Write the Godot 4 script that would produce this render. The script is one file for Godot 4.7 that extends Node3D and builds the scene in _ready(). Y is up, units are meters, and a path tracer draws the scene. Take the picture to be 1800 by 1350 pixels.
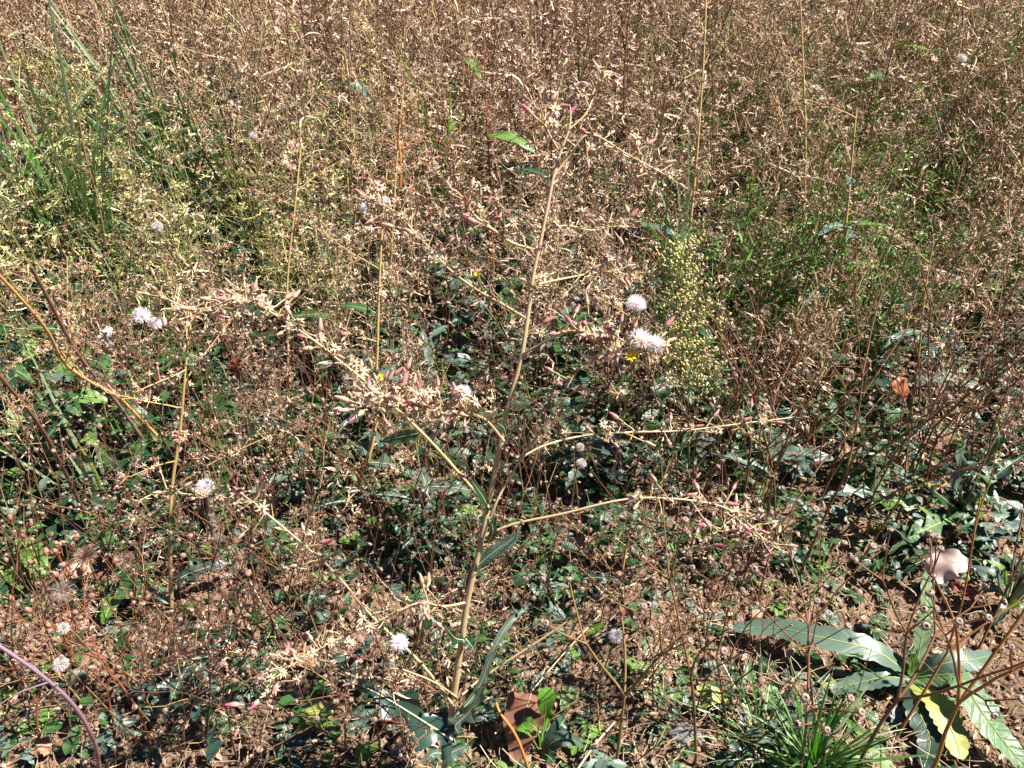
extends Node3D
# A patch of autumn weeds seen from about chest height: a tall branching prickly lettuce in front,
# a dense dried stand behind it, bare soil, fallen leaves and green rosettes at its foot.

const CAM_H := 1.2
const PITCH := 37.0
const VFOV := 50.0
const FOCAL := 1447.5          # of the 1800 x 1350 photograph, in its pixels

var rng := RandomNumberGenerator.new()
var names := {}
var mats := {}
var soil_noise := FastNoiseLite.new()
var soil_fine := FastNoiseLite.new()

# ---------------------------------------------------------------- mesh builder
class MB:
	var v := PackedVector3Array()
	var c := PackedColorArray()
	var uv := PackedVector2Array()
	var idx := PackedInt32Array()
	func vert(p: Vector3, col: Color, t := Vector2.ZERO) -> int:
		v.push_back(p)
		c.push_back(col)
		uv.push_back(t)
		return v.size() - 1
	func tri(a: int, b: int, d: int) -> void:
		idx.push_back(a)
		idx.push_back(b)
		idx.push_back(d)
	func quad(a: int, b: int, d: int, e: int) -> void:
		tri(a, b, d)
		tri(a, d, e)
	func tube(pts: Array, r0: float, r1: float, sides: int, col: Color, col2 := Color(-1, 0, 0), bump := 0.0, curve := 1.0) -> void:
		var n := pts.size()
		if n < 2:
			return
		var prev := -1
		var side := Vector3.ZERO
		for i in n:
			var p: Vector3 = pts[i]
			var a: Vector3 = pts[maxi(i - 1, 0)]
			var b: Vector3 = pts[mini(i + 1, n - 1)]
			var d := (b - a).normalized()
			if i == 0:
				side = d.cross(Vector3(0.31, 0.2, 0.93)).normalized()
			else:
				side = (side - d * side.dot(d)).normalized()
			var up := d.cross(side)
			var t := float(i) / (n - 1)
			var r := lerpf(r0, r1, pow(t, curve))
			if bump > 0.0 and i % 3 == 1:
				r *= 1.0 + bump
			var k := col if col2.r < 0.0 else col.lerp(col2, t)
			var first := v.size()
			for s in sides:
				var an := TAU * s / sides
				vert(p + (side * cos(an) + up * sin(an)) * r, k, Vector2(float(s) / sides, t * 8.0))
			if prev >= 0:
				for s in sides:
					var s2 := (s + 1) % sides
					quad(prev + s, first + s, first + s2, prev + s2)
			prev = first
		if r1 > 0.0008:
			var e := vert(pts[n - 1], col if col2.r < 0.0 else col2)
			for s in sides:
				tri(prev + s, e, prev + (s + 1) % sides)
	# a narrow pointed blade along pts, folded a little along its middle
	func blade(pts: Array, w: float, up: Vector3, col: Color, fold := 0.25, tip := 0.04, base := 0.45) -> void:
		var n := pts.size()
		var prev := -1
		for i in n:
			var p: Vector3 = pts[i]
			var a: Vector3 = pts[maxi(i - 1, 0)]
			var b: Vector3 = pts[mini(i + 1, n - 1)]
			var d := (b - a).normalized()
			var s := d.cross(up)
			s = s.normalized() if s.length() > 0.01 else Vector3.RIGHT
			var nn := s.cross(d)
			var t := float(i) / (n - 1)
			var hw := w * (lerpf(base, 1.0, t / 0.3) if t < 0.3 else lerpf(1.0, tip, pow((t - 0.3) / 0.7, 1.4)))
			var f := vert(p + s * hw + nn * hw * fold, col, Vector2(0, t))
			vert(p, col, Vector2(0.5, t))
			vert(p - s * hw + nn * hw * fold, col, Vector2(1, t))
			if prev >= 0:
				quad(prev, f, f + 1, prev + 1)
				quad(prev + 1, f + 1, f + 2, prev + 2)
			prev = f
	func kite(p: Vector3, d: Vector3, side: Vector3, l: float, w: float, col: Color) -> void:
		var a := vert(p, col)
		vert(p + d * l * 0.45 + side * w, col)
		vert(p + d * l, col)
		vert(p + d * l * 0.45 - side * w, col)
		quad(a, a + 1, a + 2, a + 3)
	func lathe(base: Vector3, d: Vector3, prof: Array, sides: int, cols: Array) -> void:
		var s := d.cross(Vector3(0.31, 0.2, 0.93)).normalized()
		var u := d.cross(s)
		var prev := -1
		for i in prof.size():
			var f := v.size()
			for k in sides:
				var an := TAU * k / sides
				vert(base + d * prof[i][0] + (s * cos(an) + u * sin(an)) * prof[i][1], cols[mini(i, cols.size() - 1)])
			if prev >= 0:
				for k in sides:
					var k2 := (k + 1) % sides
					quad(prev + k, f + k, f + k2, prev + k2)
			prev = f
	func add(o: MB, xf: Transform3D) -> void:
		var off := v.size()
		for i in o.v.size():
			v.push_back(xf * o.v[i])
		c.append_array(o.c)
		uv.append_array(o.uv)
		for i in o.idx:
			idx.push_back(i + off)
	func mesh(mat: Material) -> ArrayMesh:
		var n := PackedVector3Array()
		n.resize(v.size())
		for i in range(0, idx.size(), 3):
			var a := idx[i]
			var b := idx[i + 1]
			var d := idx[i + 2]
			var q := (v[d] - v[a]).cross(v[b] - v[a])
			n[a] += q
			n[b] += q
			n[d] += q
		for i in n.size():
			n[i] = n[i].normalized() if n[i].length_squared() > 1e-30 else Vector3.UP
		var arr := []
		arr.resize(Mesh.ARRAY_MAX)
		arr[Mesh.ARRAY_VERTEX] = v
		arr[Mesh.ARRAY_NORMAL] = n
		arr[Mesh.ARRAY_COLOR] = c
		arr[Mesh.ARRAY_TEX_UV] = uv
		arr[Mesh.ARRAY_INDEX] = idx
		var m := ArrayMesh.new()
		m.add_surface_from_arrays(Mesh.PRIMITIVE_TRIANGLES, arr)
		m.surface_set_material(0, mat)
		return m

# ---------------------------------------------------------------- naming
func numbered(called: String) -> String:
	if not names.has(called):
		names[called] = 0
		return called
	names[called] += 1
	return "%s_%03d" % [called, names[called]]

func tag(o: Node, label: String, category: String, group := "", kind := "") -> Node:
	if label:
		o.set_meta("label", label)
	if category:
		o.set_meta("category", category)
	if group:
		o.set_meta("group", group)
	if kind:
		o.set_meta("kind", kind)
	return o

func thing(called: String, label: String, category: String, at := Vector3.ZERO, group := "") -> Node3D:
	var o := Node3D.new()
	o.name = numbered(called)
	add_child(o)
	o.position = at
	tag(o, label, category, group)
	return o

func part(called: String, m: Mesh, parent: Node3D, at := Transform3D.IDENTITY, mat: Material = null) -> MeshInstance3D:
	var o := MeshInstance3D.new()
	o.name = called
	o.mesh = m
	o.transform = at
	if mat:
		o.material_override = mat
	parent.add_child(o, true)
	return o

func copy(o: Node3D, label: String, category: String, group: String) -> Node3D:
	var r: Node3D = o.duplicate()
	var called := String(o.name)
	while called[-1] in "0123456789_":
		called = called.left(-1)
	r.name = numbered(called)
	add_child(r)
	tag(r, label, category, group)
	return r

# ---------------------------------------------------------------- places
func sight(u: float, v: float) -> Vector3:
	var d := Vector3((u - 900.0) / FOCAL, -(v - 675.0) / FOCAL, -1.0)
	return d.rotated(Vector3.RIGHT, -deg_to_rad(PITCH))

func level(u: float, v: float, h := 0.0) -> Vector3:      # where that line of sight meets the height h
	var d := sight(u, v)
	return Vector3(0, CAM_H, 0) + d * ((h - CAM_H) / d.y)

func far(u: float, v: float, z: float) -> Vector3:        # where it meets the upright plane z metres ahead
	var d := sight(u, v)
	return Vector3(0, CAM_H, 0) + d * (-z / d.z)

func soil_y(x: float, z: float) -> float:
	var near := clampf((3.2 - absf(z)) / 1.2, 0.0, 1.0)
	return soil_noise.get_noise_2d(x * 100.0, z * 100.0) * 0.028 + soil_fine.get_noise_2d(x * 100.0, z * 100.0) * 0.011 * near - 0.012

func ground(u: float, v: float, lift := 0.0) -> Vector3:
	var p := level(u, v)
	p.y = soil_y(p.x, p.z) + lift
	return p

func rr(a: float, b: float) -> float:
	return rng.randf_range(a, b)

func upright(d: Vector3, roll := 0.0) -> Basis:           # y along d
	var y := d.normalized()
	var x := y.cross(Vector3(0.13, 0.21, 0.97)).normalized()
	var z := x.cross(y)
	return Basis(x, y, z) * Basis(Vector3.UP, roll)

func smooth(pts: Array, n: int) -> Array:                 # Catmull-Rom through pts
	var out := []
	var m := pts.size() - 1
	for i in n + 1:
		var t := float(i) / n * m
		var k := mini(int(t), m - 1)
		var f := t - k
		out.append((pts[k] as Vector3).cubic_interpolate(pts[k + 1], pts[maxi(k - 1, 0)], pts[mini(k + 2, m)], f))
	return out

func jig(c: Color, a := 0.15) -> Color:
	var k := 1.0 + rr(-a, a)
	return Color(c.r * k * (1.0 + rr(-0.06, 0.06)), c.g * k, c.b * k * (1.0 + rr(-0.1, 0.1)))

func bend(p: Vector3, d: Vector3, l: float, droop: float, n: int, wob := 0.0) -> Array:
	var out := [p]
	var q := p
	var e := d.normalized()
	for i in n:
		e = (e + Vector3(rr(-wob, wob), -droop / n, rr(-wob, wob))).normalized()
		q += e * l / n
		out.append(q)
	return out

# ---------------------------------------------------------------- materials
func plain(rough := 0.8, back := Color(0, 0, 0), spec := 0.4) -> StandardMaterial3D:   # colour per vertex
	var m := StandardMaterial3D.new()
	m.vertex_color_use_as_albedo = true
	m.roughness = rough
	m.metallic_specular = spec
	m.cull_mode = BaseMaterial3D.CULL_DISABLED
	if back.r + back.g + back.b > 0.0:
		m.backlight_enabled = true
		m.backlight = back
	return m

func lin(r: float, g: float, b: float) -> Color:
	return Color(r, g, b).linear_to_srgb()

func leafy(col: Color, back: Color, rough := 0.42, veins: Texture2D = null, depth := 0.035) -> StandardMaterial3D:
	var m := StandardMaterial3D.new()
	m.albedo_color = col
	m.roughness = rough
	m.metallic_specular = 0.5
	m.cull_mode = BaseMaterial3D.CULL_DISABLED
	m.backlight_enabled = true
	m.backlight = back
	if veins:
		m.heightmap_enabled = true
		m.heightmap_texture = veins
		m.heightmap_scale = depth
	return m

func vein_image(pairs: int, seed_n: int) -> ImageTexture:
	var w := 128
	var h := 512
	var im := Image.create(w, h, false, Image.FORMAT_L8)
	var n := FastNoiseLite.new()
	n.seed = seed_n
	n.frequency = 0.035
	n.noise_type = FastNoiseLite.TYPE_CELLULAR
	n.cellular_return_type = FastNoiseLite.RETURN_DISTANCE2_SUB
	for y in h:
		for x in w:
			var s := absf(x / float(w) - 0.5) * 2.0
			var t := y / float(h)
			var q := (t - s * 0.09) * pairs
			var side := absf(q - roundf(q)) * 2.0
			var g := clampf(side * 3.2, 0.0, 1.0) * 0.6 + 0.4 * clampf((n.get_noise_2d(x, y * 0.7) + 1.0) * 1.6, 0.0, 1.0)
			g *= clampf(s * 9.0, 0.0, 1.0)
			im.set_pixel(x, y, Color(g, g, g))
	return ImageTexture.create_from_image(im)

func noise_tex(freq: float, oct: int, seed_n: int) -> NoiseTexture2D:
	var n := FastNoiseLite.new()
	n.seed = seed_n
	n.frequency = freq
	n.fractal_octaves = oct
	var t := NoiseTexture2D.new()
	t.width = 512
	t.height = 512
	t.seamless = true
	t.noise = n
	return t

func make_materials() -> void:
	var v1 := vein_image(9, 3)
	var v2 := vein_image(14, 5)
	mats.dry = plain(0.75, Color(0.3, 0.3, 0.3))
	mats.stem = plain(0.55)
	mats.woody = plain(0.8)
	mats.sprig = plain(0.45, Color(0.7, 0.7, 0.5))
	mats.bud = plain(0.5, Color(0.25, 0.25, 0.25))
	mats.down = plain(0.9, Color(0.9, 0.9, 0.9), 0.2)
	mats.fallen = plain(0.6, Color(0.2, 0.2, 0.2))
	mats.green = leafy(lin(0.035, 0.088, 0.024), Color(0.17, 0.36, 0.03), 0.38, v1)
	mats.fresh = leafy(lin(0.08, 0.22, 0.02), Color(0.28, 0.56, 0.03), 0.42, v1)
	mats.dark = leafy(lin(0.019, 0.052, 0.021), Color(0.06, 0.17, 0.02), 0.34, v1)
	mats.lime = leafy(lin(0.10, 0.19, 0.035), Color(0.28, 0.46, 0.03), 0.45, v1)
	mats.glaucous = leafy(lin(0.08, 0.128, 0.095), Color(0.08, 0.17, 0.05), 0.38, v1)
	mats.bluish = leafy(lin(0.022, 0.052, 0.036), Color(0.04, 0.10, 0.03), 0.36, v1)
	mats.oxtongue = leafy(lin(0.10, 0.17, 0.085), Color(0.16, 0.30, 0.03), 0.42, v2, 0.16)
	mats.yellow = leafy(lin(0.26, 0.28, 0.07), Color(0.22, 0.24, 0.04), 0.5, v1)
	mats.grass = leafy(lin(0.06, 0.14, 0.03), Color(0.2, 0.42, 0.03), 0.38)
	mats.pale_grass = leafy(lin(0.17, 0.24, 0.13), Color(0.16, 0.22, 0.06), 0.35)
	mats.rib = plain(0.5, Color(0.2, 0.2, 0.2))
	mats.petal = leafy(lin(0.80, 0.58, 0.02), Color(0.4, 0.3, 0.01), 0.6)

# ---------------------------------------------------------------- leaves
# outline kinds: 0 lance, 1 ovate, 2 lobed with swept-back lobes, 3 toothed strap, 4 spoon, 5 heart
func half_width(kind: int, t: float, sd: float) -> float:
	match kind:
		0:
			return pow(sin(PI * pow(clampf(t, 0.0, 1.0), 0.75)), 0.8) * (1.0 + 0.05 * sin(t * 60.0 + sd)) + 0.02
		1:
			return pow(maxf(sin(PI * pow(t, 0.62)), 0.0), 0.75) + 0.015
		2:
			var env := pow(maxf(sin(PI * pow(t, 0.62)), 0.0), 0.7)
			var q := fposmod(t * 3.6 + sd * 0.1, 1.0)
			var lobe := q / 0.72 if q < 0.72 else 1.0 - (q - 0.72) / 0.28
			return env * (0.24 + 0.95 * pow(lobe, 1.5) * (1.0 - 0.55 * t)) + 0.035 * absf(sin(t * 60.0)) * (1.0 - t) + 0.012
		3:
			var e2 := pow(maxf(sin(PI * pow(t, 0.85)), 0.0), 0.45)
			return e2 * (0.86 + 0.18 * absf(sin(t * 34.0 + sd))) + 0.03
		4:
			return (0.16 + 0.84 * smoothstep(0.3, 0.7, t)) * sqrt(maxf(1.0 - pow(maxf(t - 0.62, 0.0) / 0.38, 2.2), 0.0)) + 0.02
		5:
			return sqrt(maxf(1.0 - pow(t, 1.3), 0.0)) * smoothstep(-0.05, 0.1, t) * (1.0 - 0.25 * t) + 0.01
	return 1.0

func leaf_shape(pts: Array, w: float, up: Vector3, kind: int, n: int, fold := 0.18, wave := 0.1, col := Color.WHITE) -> MB:
	var b := MB.new()
	var c := smooth(pts, n)
	var prev := -1
	var sd := rr(0.0, 6.0)
	var ph := rr(0.0, 6.0)
	for i in n + 1:
		var p: Vector3 = c[i]
		var d: Vector3 = ((c[mini(i + 1, n)] as Vector3) - (c[maxi(i - 1, 0)] as Vector3)).normalized()
		var s := d.cross(up)
		s = s.normalized() if s.length() > 0.02 else Vector3.RIGHT
		var nn := s.cross(d).normalized()
		var t := float(i) / n
		var f := b.v.size()
		for k in 7:
			var a := (k - 3) / 3.0
			var hw := w * half_width(kind, t, sd + (3.5 if a > 0.0 and kind == 2 else 0.0))
			var x := a * hw
			var lift := absf(x) * fold + w * wave * sin(t * 17.0 + ph + (2.0 if a > 0.0 else 0.0)) * a * a
			var sweep := -d * absf(x) * (0.7 if kind == 2 else 0.0)
			if kind == 5 and t < 0.15:
				sweep = -d * absf(x) * 0.5 * (1.0 - t / 0.15)
			b.vert(p + s * x + nn * lift + sweep, col, Vector2(a * 0.5 + 0.5, t))
		if prev >= 0:
			for k in 6:
				b.quad(prev + k, f + k, f + k + 1, prev + k + 1)
		prev = f
	return b

func rib_shape(pts: Array, r: float, up: Vector3, n: int, col: Color) -> MB:
	var b := MB.new()
	var c := smooth(pts, n)
	for i in c.size():
		c[i] += up * r * 0.5
	b.tube(c.slice(0, n), r, r * 0.25, 5, col)
	return b

# a leaf of its own under a plant, with its midrib as a sub-part
func leaf(parent: Node3D, pts: Array, w: float, kind: int, mat: Material, up := Vector3.UP, n := 26, fold := 0.18, wave := 0.1, rib := Color(0.42, 0.45, 0.30), called := "leaf") -> MeshInstance3D:
	var at := parent.position
	var q := pts.map(func(p): return p - at)
	var o := part(called, leaf_shape(q, w, up, kind, n, fold, wave).mesh(mat), parent)
	part("midrib", rib_shape(q, maxf(w * 0.055, 0.0009), up, 10, rib).mesh(mats.rib), o)
	return o

# ---------------------------------------------------------------- small heads
func star(b: MB, p: Vector3, d: Vector3, l: float, col: Color, arms := 5) -> void:    # a dried, opened seed head
	var bs := upright(d, rr(0, TAU))
	for k in arms:
		var an := TAU * k / arms + rr(-0.9, 0.9)
		var o := bs * Vector3(cos(an), rr(-0.5, 1.3), sin(an)).normalized()
		b.kite(p, o, o.cross(d).normalized(), l * rr(0.45, 1.3), l * rr(0.08, 0.19), jig(col, 0.28))

func puff_shape(r: float, count: int, half: bool, tint: Color) -> MB:
	var b := MB.new()
	for k in count:
		var y := 1.0 - 2.0 * (k + 0.5) / count * (0.62 if half else 1.0)
		var an := k * 2.39996
		var q := sqrt(maxf(1.0 - y * y, 0.0))
		var d := Vector3(q * cos(an), y, q * sin(an))
		d = (d + Vector3(rr(-0.16, 0.16), rr(-0.16, 0.16), rr(-0.16, 0.16))).normalized()
		var l := r * rr(0.75, 1.1)
		var s := d.cross(Vector3(0.3, 0.7, 0.2)).normalized()
		b.kite(d * r * 0.12, d, s, l, 0.00042, tint)
		for j in 2:
			var e := (d + Vector3(rr(-0.5, 0.5), rr(-0.5, 0.5), rr(-0.5, 0.5))).normalized()
			b.kite(d * l * 0.62, e, e.cross(d).normalized(), r * 0.42, 0.00035, tint)
	b.lathe(Vector3(0, -r * 0.25, 0), Vector3.UP, [[0.0, r * 0.1], [r * 0.2, r * 0.2], [r * 0.36, r * 0.02]], 6, [Color(0.30, 0.2, 0.1)])
	return b

func bud_shape(pink: float) -> MB:
	var b := MB.new()
	var tan := jig(Color(0.46, 0.335, 0.23), 0.1)
	var tip := tan.lerp(Color(0.42, 0.10, 0.16), pink)
	b.tube([Vector3.ZERO, Vector3(0.0008, 0.005, 0), Vector3(0, 0.009, 0)], 0.0008, 0.0007, 4, tan)
	b.lathe(Vector3(0, 0.0085, 0), Vector3.UP, [[0.0, 0.0006], [0.0012, 0.0019], [0.004, 0.0024], [0.0075, 0.0017], [0.0105, 0.0011], [0.0115, 0.0003]], 7, [tan, tan, tip.lerp(tan, 0.45), tip, tip, tip])
	for k in 5:
		var an := TAU * k / 5.0
		var o := Vector3(cos(an) * 0.55, 1, sin(an) * 0.55).normalized()
		b.kite(Vector3(0, 0.0085, 0), o, o.cross(Vector3.UP).normalized(), 0.005, 0.0008, tan)
	return b

func open_head_shape() -> MB:
	var b := MB.new()
	var tan := Color(0.50, 0.375, 0.265)
	b.tube([Vector3.ZERO, Vector3(-0.0008, 0.004, 0.0006), Vector3(0, 0.008, 0)], 0.0007, 0.0007, 4, tan)
	b.lathe(Vector3(0, 0.0075, 0), Vector3.UP, [[0.0, 0.0006], [0.0015, 0.0017], [0.003, 0.0016], [0.0036, 0.0003]], 6, [tan])
	for k in 8:
		var an := TAU * k / 8.0 + rr(-0.2, 0.2)
		var o := Vector3(cos(an), rr(-0.5, 0.55), sin(an)).normalized()
		b.kite(Vector3(0, 0.009, 0), o, o.cross(Vector3.UP).normalized(), rr(0.006, 0.0095), 0.0011, jig(tan, 0.18))
	return b

# ---------------------------------------------------------------- the dried stand
class Weed:
	var stems: MB
	var heads: MB
	var leaves: MB

func dry_weed(sd: int, stem_n: int, straw: Color, head: Color, bare: float, leafs: int) -> Weed:
	rng.seed = sd
	var w := Weed.new()
	w.stems = MB.new()
	w.heads = MB.new()
	w.leaves = MB.new()
	for s in stem_n:
		var an := rr(0, TAU)
		var p := Vector3(cos(an), 0, sin(an)) * rr(0.0, 0.05)
		var h := rr(0.36, 0.52)
		var d := Vector3(cos(an) * rr(0.0, 0.22), 1.0, sin(an) * rr(0.0, 0.22))
		var line := bend(p - Vector3(0, 0.02, 0), d, h, 0.0, 7, 0.07)
		var sc := jig(straw, 0.25)
		w.stems.tube(line, rr(0.0015, 0.0024), 0.0009, 4, sc, jig(straw, 0.2))
		var nb := rng.randi_range(7, 10)
		for k in nb:
			var t := lerpf(bare, 0.99, (k + rr(0.0, 0.9)) / nb)
			var f := t * 7.0
			var i := mini(int(f), 6)
			var q: Vector3 = (line[i] as Vector3).lerp(line[i + 1], f - i)
			var ba := k * 2.4 + rr(-0.5, 0.5)
			var e := Vector3(cos(ba), rr(0.35, 1.3), sin(ba)).normalized()
			var l := lerpf(0.15, 0.05, (t - bare) / (1.0 - bare)) * rr(0.6, 1.25)
			var br := bend(q, e, l, rr(-0.5, 0.5), 3, 0.18)
			w.stems.tube(br, 0.0010, 0.0006, 3, jig(sc, 0.15))
			var nh := rng.randi_range(4, 7)
			for j in nh:
				var g := rr(0.25, 1.0) * 3.0
				var gi := mini(int(g), 2)
				var hp: Vector3 = (br[gi] as Vector3).lerp(br[gi + 1], g - gi)
				var hd := (e * 0.4 + Vector3(rr(-1, 1), rr(-0.5, 1.2), rr(-1, 1))).normalized()
				var hl := rr(0.006, 0.019)
				w.heads.tube([hp, hp + hd * hl * 0.5 + Vector3(0, rr(-0.002, 0.002), 0), hp + hd * hl], 0.0006, 0.0006, 3, jig(straw, 0.2))
				star(w.heads, hp + hd * hl, hd, rr(0.0055, 0.0105), jig(head, 0.35), rng.randi_range(3, 5))
		for k in leafs:
			var t2 := rr(0.05, 0.8) * 7.0
			var i2 := mini(int(t2), 6)
			var q2: Vector3 = line[i2]
			var la := rr(0, TAU)
			var pts := bend(q2, Vector3(cos(la), rr(-0.3, 0.7), sin(la)), rr(0.02, 0.055), rr(-0.6, 1.6), 4, 0.45)
			w.leaves.blade(pts, rr(0.0010, 0.0034), Vector3(rr(-0.6, 0.6), 1, rr(-0.6, 0.6)).normalized(), jig(head.lerp(Color(0.62, 0.5, 0.36), rr(0.0, 0.8)), 0.3), rr(0.2, 0.7))
	return w

func weed_thing(called: String, w: Weed, label: String, group: String) -> Node3D:
	var o := thing(called, label, "dried weed", Vector3.ZERO, group)
	part("stems", w.stems.mesh(mats.stem), o)
	part("seed_heads", w.heads.mesh(mats.dry), o).set_meta("kind", "stuff")
	if w.leaves.v.size():
		part("dry_leaves", w.leaves.mesh(mats.dry), o)
	return o

func stand_density(x: float, z: float) -> float:
	var d := smoothstep(0.85, 1.65, z)
	if x < -0.55 and z < 1.6:
		d *= 0.45
	if x > -0.35 and x < 0.4 and z < 1.75:
		d *= 0.55
	if x < -0.95 and z > 2.0 and z < 3.2 and x > -2.2:
		d *= 0.35
	return maxf(d, 0.12 if x < 0.6 else 0.0)

func yellow_patch(x: float, z: float) -> float:
	var q := Vector2((x + 0.98) / 0.55, (z - 1.95) / 0.6).length()
	return clampf(1.3 - q, 0.0, 0.85)

func build_stand() -> void:
	var green_protos := []
	var kinds := []
	var straws := [Color(0.24, 0.145, 0.085), Color(0.40, 0.28, 0.17), Color(0.14, 0.075, 0.045), Color(0.44, 0.33, 0.19)]
	var headc := [Color(0.48, 0.345, 0.25), Color(0.58, 0.455, 0.33), Color(0.31, 0.19, 0.13), Color(0.50, 0.345, 0.275)]
	for k in 10:
		kinds.append(dry_weed(100 + k, 3 + k % 2, straws[k % 4], headc[(k * 3 + 1) % 4], 0.28 + 0.04 * (k % 4), 12 + k % 5))
	var fresh := []
	for k in 5:
		fresh.append(dry_weed(200 + k, 5, Color(0.27, 0.24, 0.10), [Color(0.47, 0.46, 0.19), Color(0.56, 0.50, 0.28), Color(0.38, 0.42, 0.15)][k % 3], 0.18, 8))
	var verdant := []
	for k in 4:
		verdant.append(dry_weed(250 + k, 5, Color(0.13, 0.17, 0.05), [Color(0.10, 0.22, 0.045), Color(0.16, 0.28, 0.06)][k % 2], 0.15, 14))
		verdant[k].leaves.c.fill(Color(0.11, 0.24, 0.045))
	var green_label := "bright green leafy weed standing among the tan stems at the upper right"
	for k in 84:
		rng.seed = 2600 + k
		var o := thing("bright_green_weed", green_label, "green weed", Vector3.ZERO, "bright green weeds at the upper right")
		var w: Weed = verdant[k % 4]
		if k < 4:
			part("stems", w.stems.mesh(mats.stem), o)
			part("leaves", w.leaves.mesh(mats.sprig), o)
			part("flower_heads", w.heads.mesh(mats.sprig), o)
			green_protos.append(o)
		else:
			o.free()
			names["bright_green_weed"] -= 1
			o = copy(green_protos[k % 4], green_label, "green weed", "bright green weeds at the upper right")
		var gz := rr(1.55, 3.6)
		var gx := rr(0.22, 0.66) * gz
		o.transform = Transform3D(upright(Vector3(rr(-0.1, 0.2), 1, rr(-0.1, 0.1)), rr(0, TAU)).scaled(Vector3.ONE * rr(0.6, 1.15) * (0.7 + 0.22 * gz)), Vector3(gx, soil_y(gx, -gz), -gz))
	rng.seed = 77
	var spots := []
	var z := 0.7
	while z < 7.2:
		var step := 0.078 + 0.029 * z
		var x := -(0.80 * z + 1.0)
		while x < 0.80 * z + 1.0:
			var px := x + rr(-0.5, 0.5) * step
			var pz := z + rr(-0.5, 0.5) * step
			x += step
			if rng.randf() > stand_density(px, pz):
				continue
			if absf(px) > 0.62 * pz + 0.75:
				continue
			var y := 1 if rng.randf() < yellow_patch(px, pz) else 0
			var h := lerpf(0.26, 0.78, smoothstep(0.7, 3.2, pz)) * rr(0.7, 1.2)
			var inside := absf(px) < 0.62 * (pz + 0.25)
			spots.append({"x": px, "z": pz, "h": h, "fresh": y, "rank": pz + (0.0 if inside else 50.0)})
		z += step
	spots.sort_custom(func(a, b): return a.rank < b.rank)
	var dry_label := "tan dried weed with forked stems and curled seed heads in the stand behind the lettuce"
	var fresh_label := "fine yellow-green weed with small seed heads in the patch at the upper left"
	var protos := []
	for k in kinds.size():
		protos.append(weed_thing("dried_weed", kinds[k], dry_label, "dried weeds of the dense stand"))
	var protos2 := []
	for k in fresh.size():
		var o := weed_thing("yellow_green_weed", fresh[k], fresh_label, "yellow-green weeds at the upper left")
		o.set_meta("category", "weed")
		protos2.append(o)
	var used := 0
	var used2 := 0
	var rest := {}
	for s in spots:
		var lean := Vector3(rr(-0.16, 0.16) + s.x * 0.03, 1.0, rr(-0.16, 0.16))
		var bs := upright(lean, rr(0, TAU)).scaled(Vector3.ONE * (s.h / 0.46))
		var xf := Transform3D(bs, Vector3(s.x, soil_y(s.x, -s.z), -s.z))
		var k := rng.randi_range(0, (fresh.size() if s.fresh else kinds.size()) - 1)
		if s.fresh:
			if used2 < 120:
				var o: Node3D = protos2[used2] if used2 < protos2.size() else copy(protos2[k], fresh_label, "weed", "yellow-green weeds at the upper left")
				o.transform = xf
				used2 += 1
				continue
		elif used < 300:
			var o: Node3D = protos[used] if used < protos.size() else copy(protos[k], dry_label, "dried weed", "dried weeds of the dense stand")
			o.transform = xf
			used += 1
			continue
		var key: int = k % 5 + (50 if s.fresh else 0)
		if not rest.has(key):
			rest[key] = []
		rest[key].append(xf)
	var far_stand := Node3D.new()
	far_stand.name = numbered("dried_weed_stand")
	add_child(far_stand)
	tag(far_stand, "far part of the dense tan stand of dried weeds along the top", "weeds", "", "stuff")
	for key in rest:
		var w: Weed = fresh[key - 50] if key >= 50 else kinds[key]
		var b := MB.new()
		b.add(w.stems, Transform3D.IDENTITY)
		b.add(w.heads, Transform3D.IDENTITY)
		b.add(w.leaves, Transform3D.IDENTITY)
		scatter("weeds", b.mesh(mats.dry), rest[key], far_stand)
	print("weeds: ", spots.size())

func scatter(called: String, m: Mesh, where: Array, parent: Node3D, tints := []) -> MultiMeshInstance3D:
	var mm := MultiMesh.new()
	mm.transform_format = MultiMesh.TRANSFORM_3D
	if tints.size():
		mm.use_colors = true
	mm.mesh = m
	mm.instance_count = where.size()
	for i in where.size():
		mm.set_instance_transform(i, where[i])
		if tints.size():
			mm.set_instance_color(i, tints[i])
	var o := MultiMeshInstance3D.new()
	o.name = called
	o.multimesh = mm
	parent.add_child(o, true)
	return o

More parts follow.
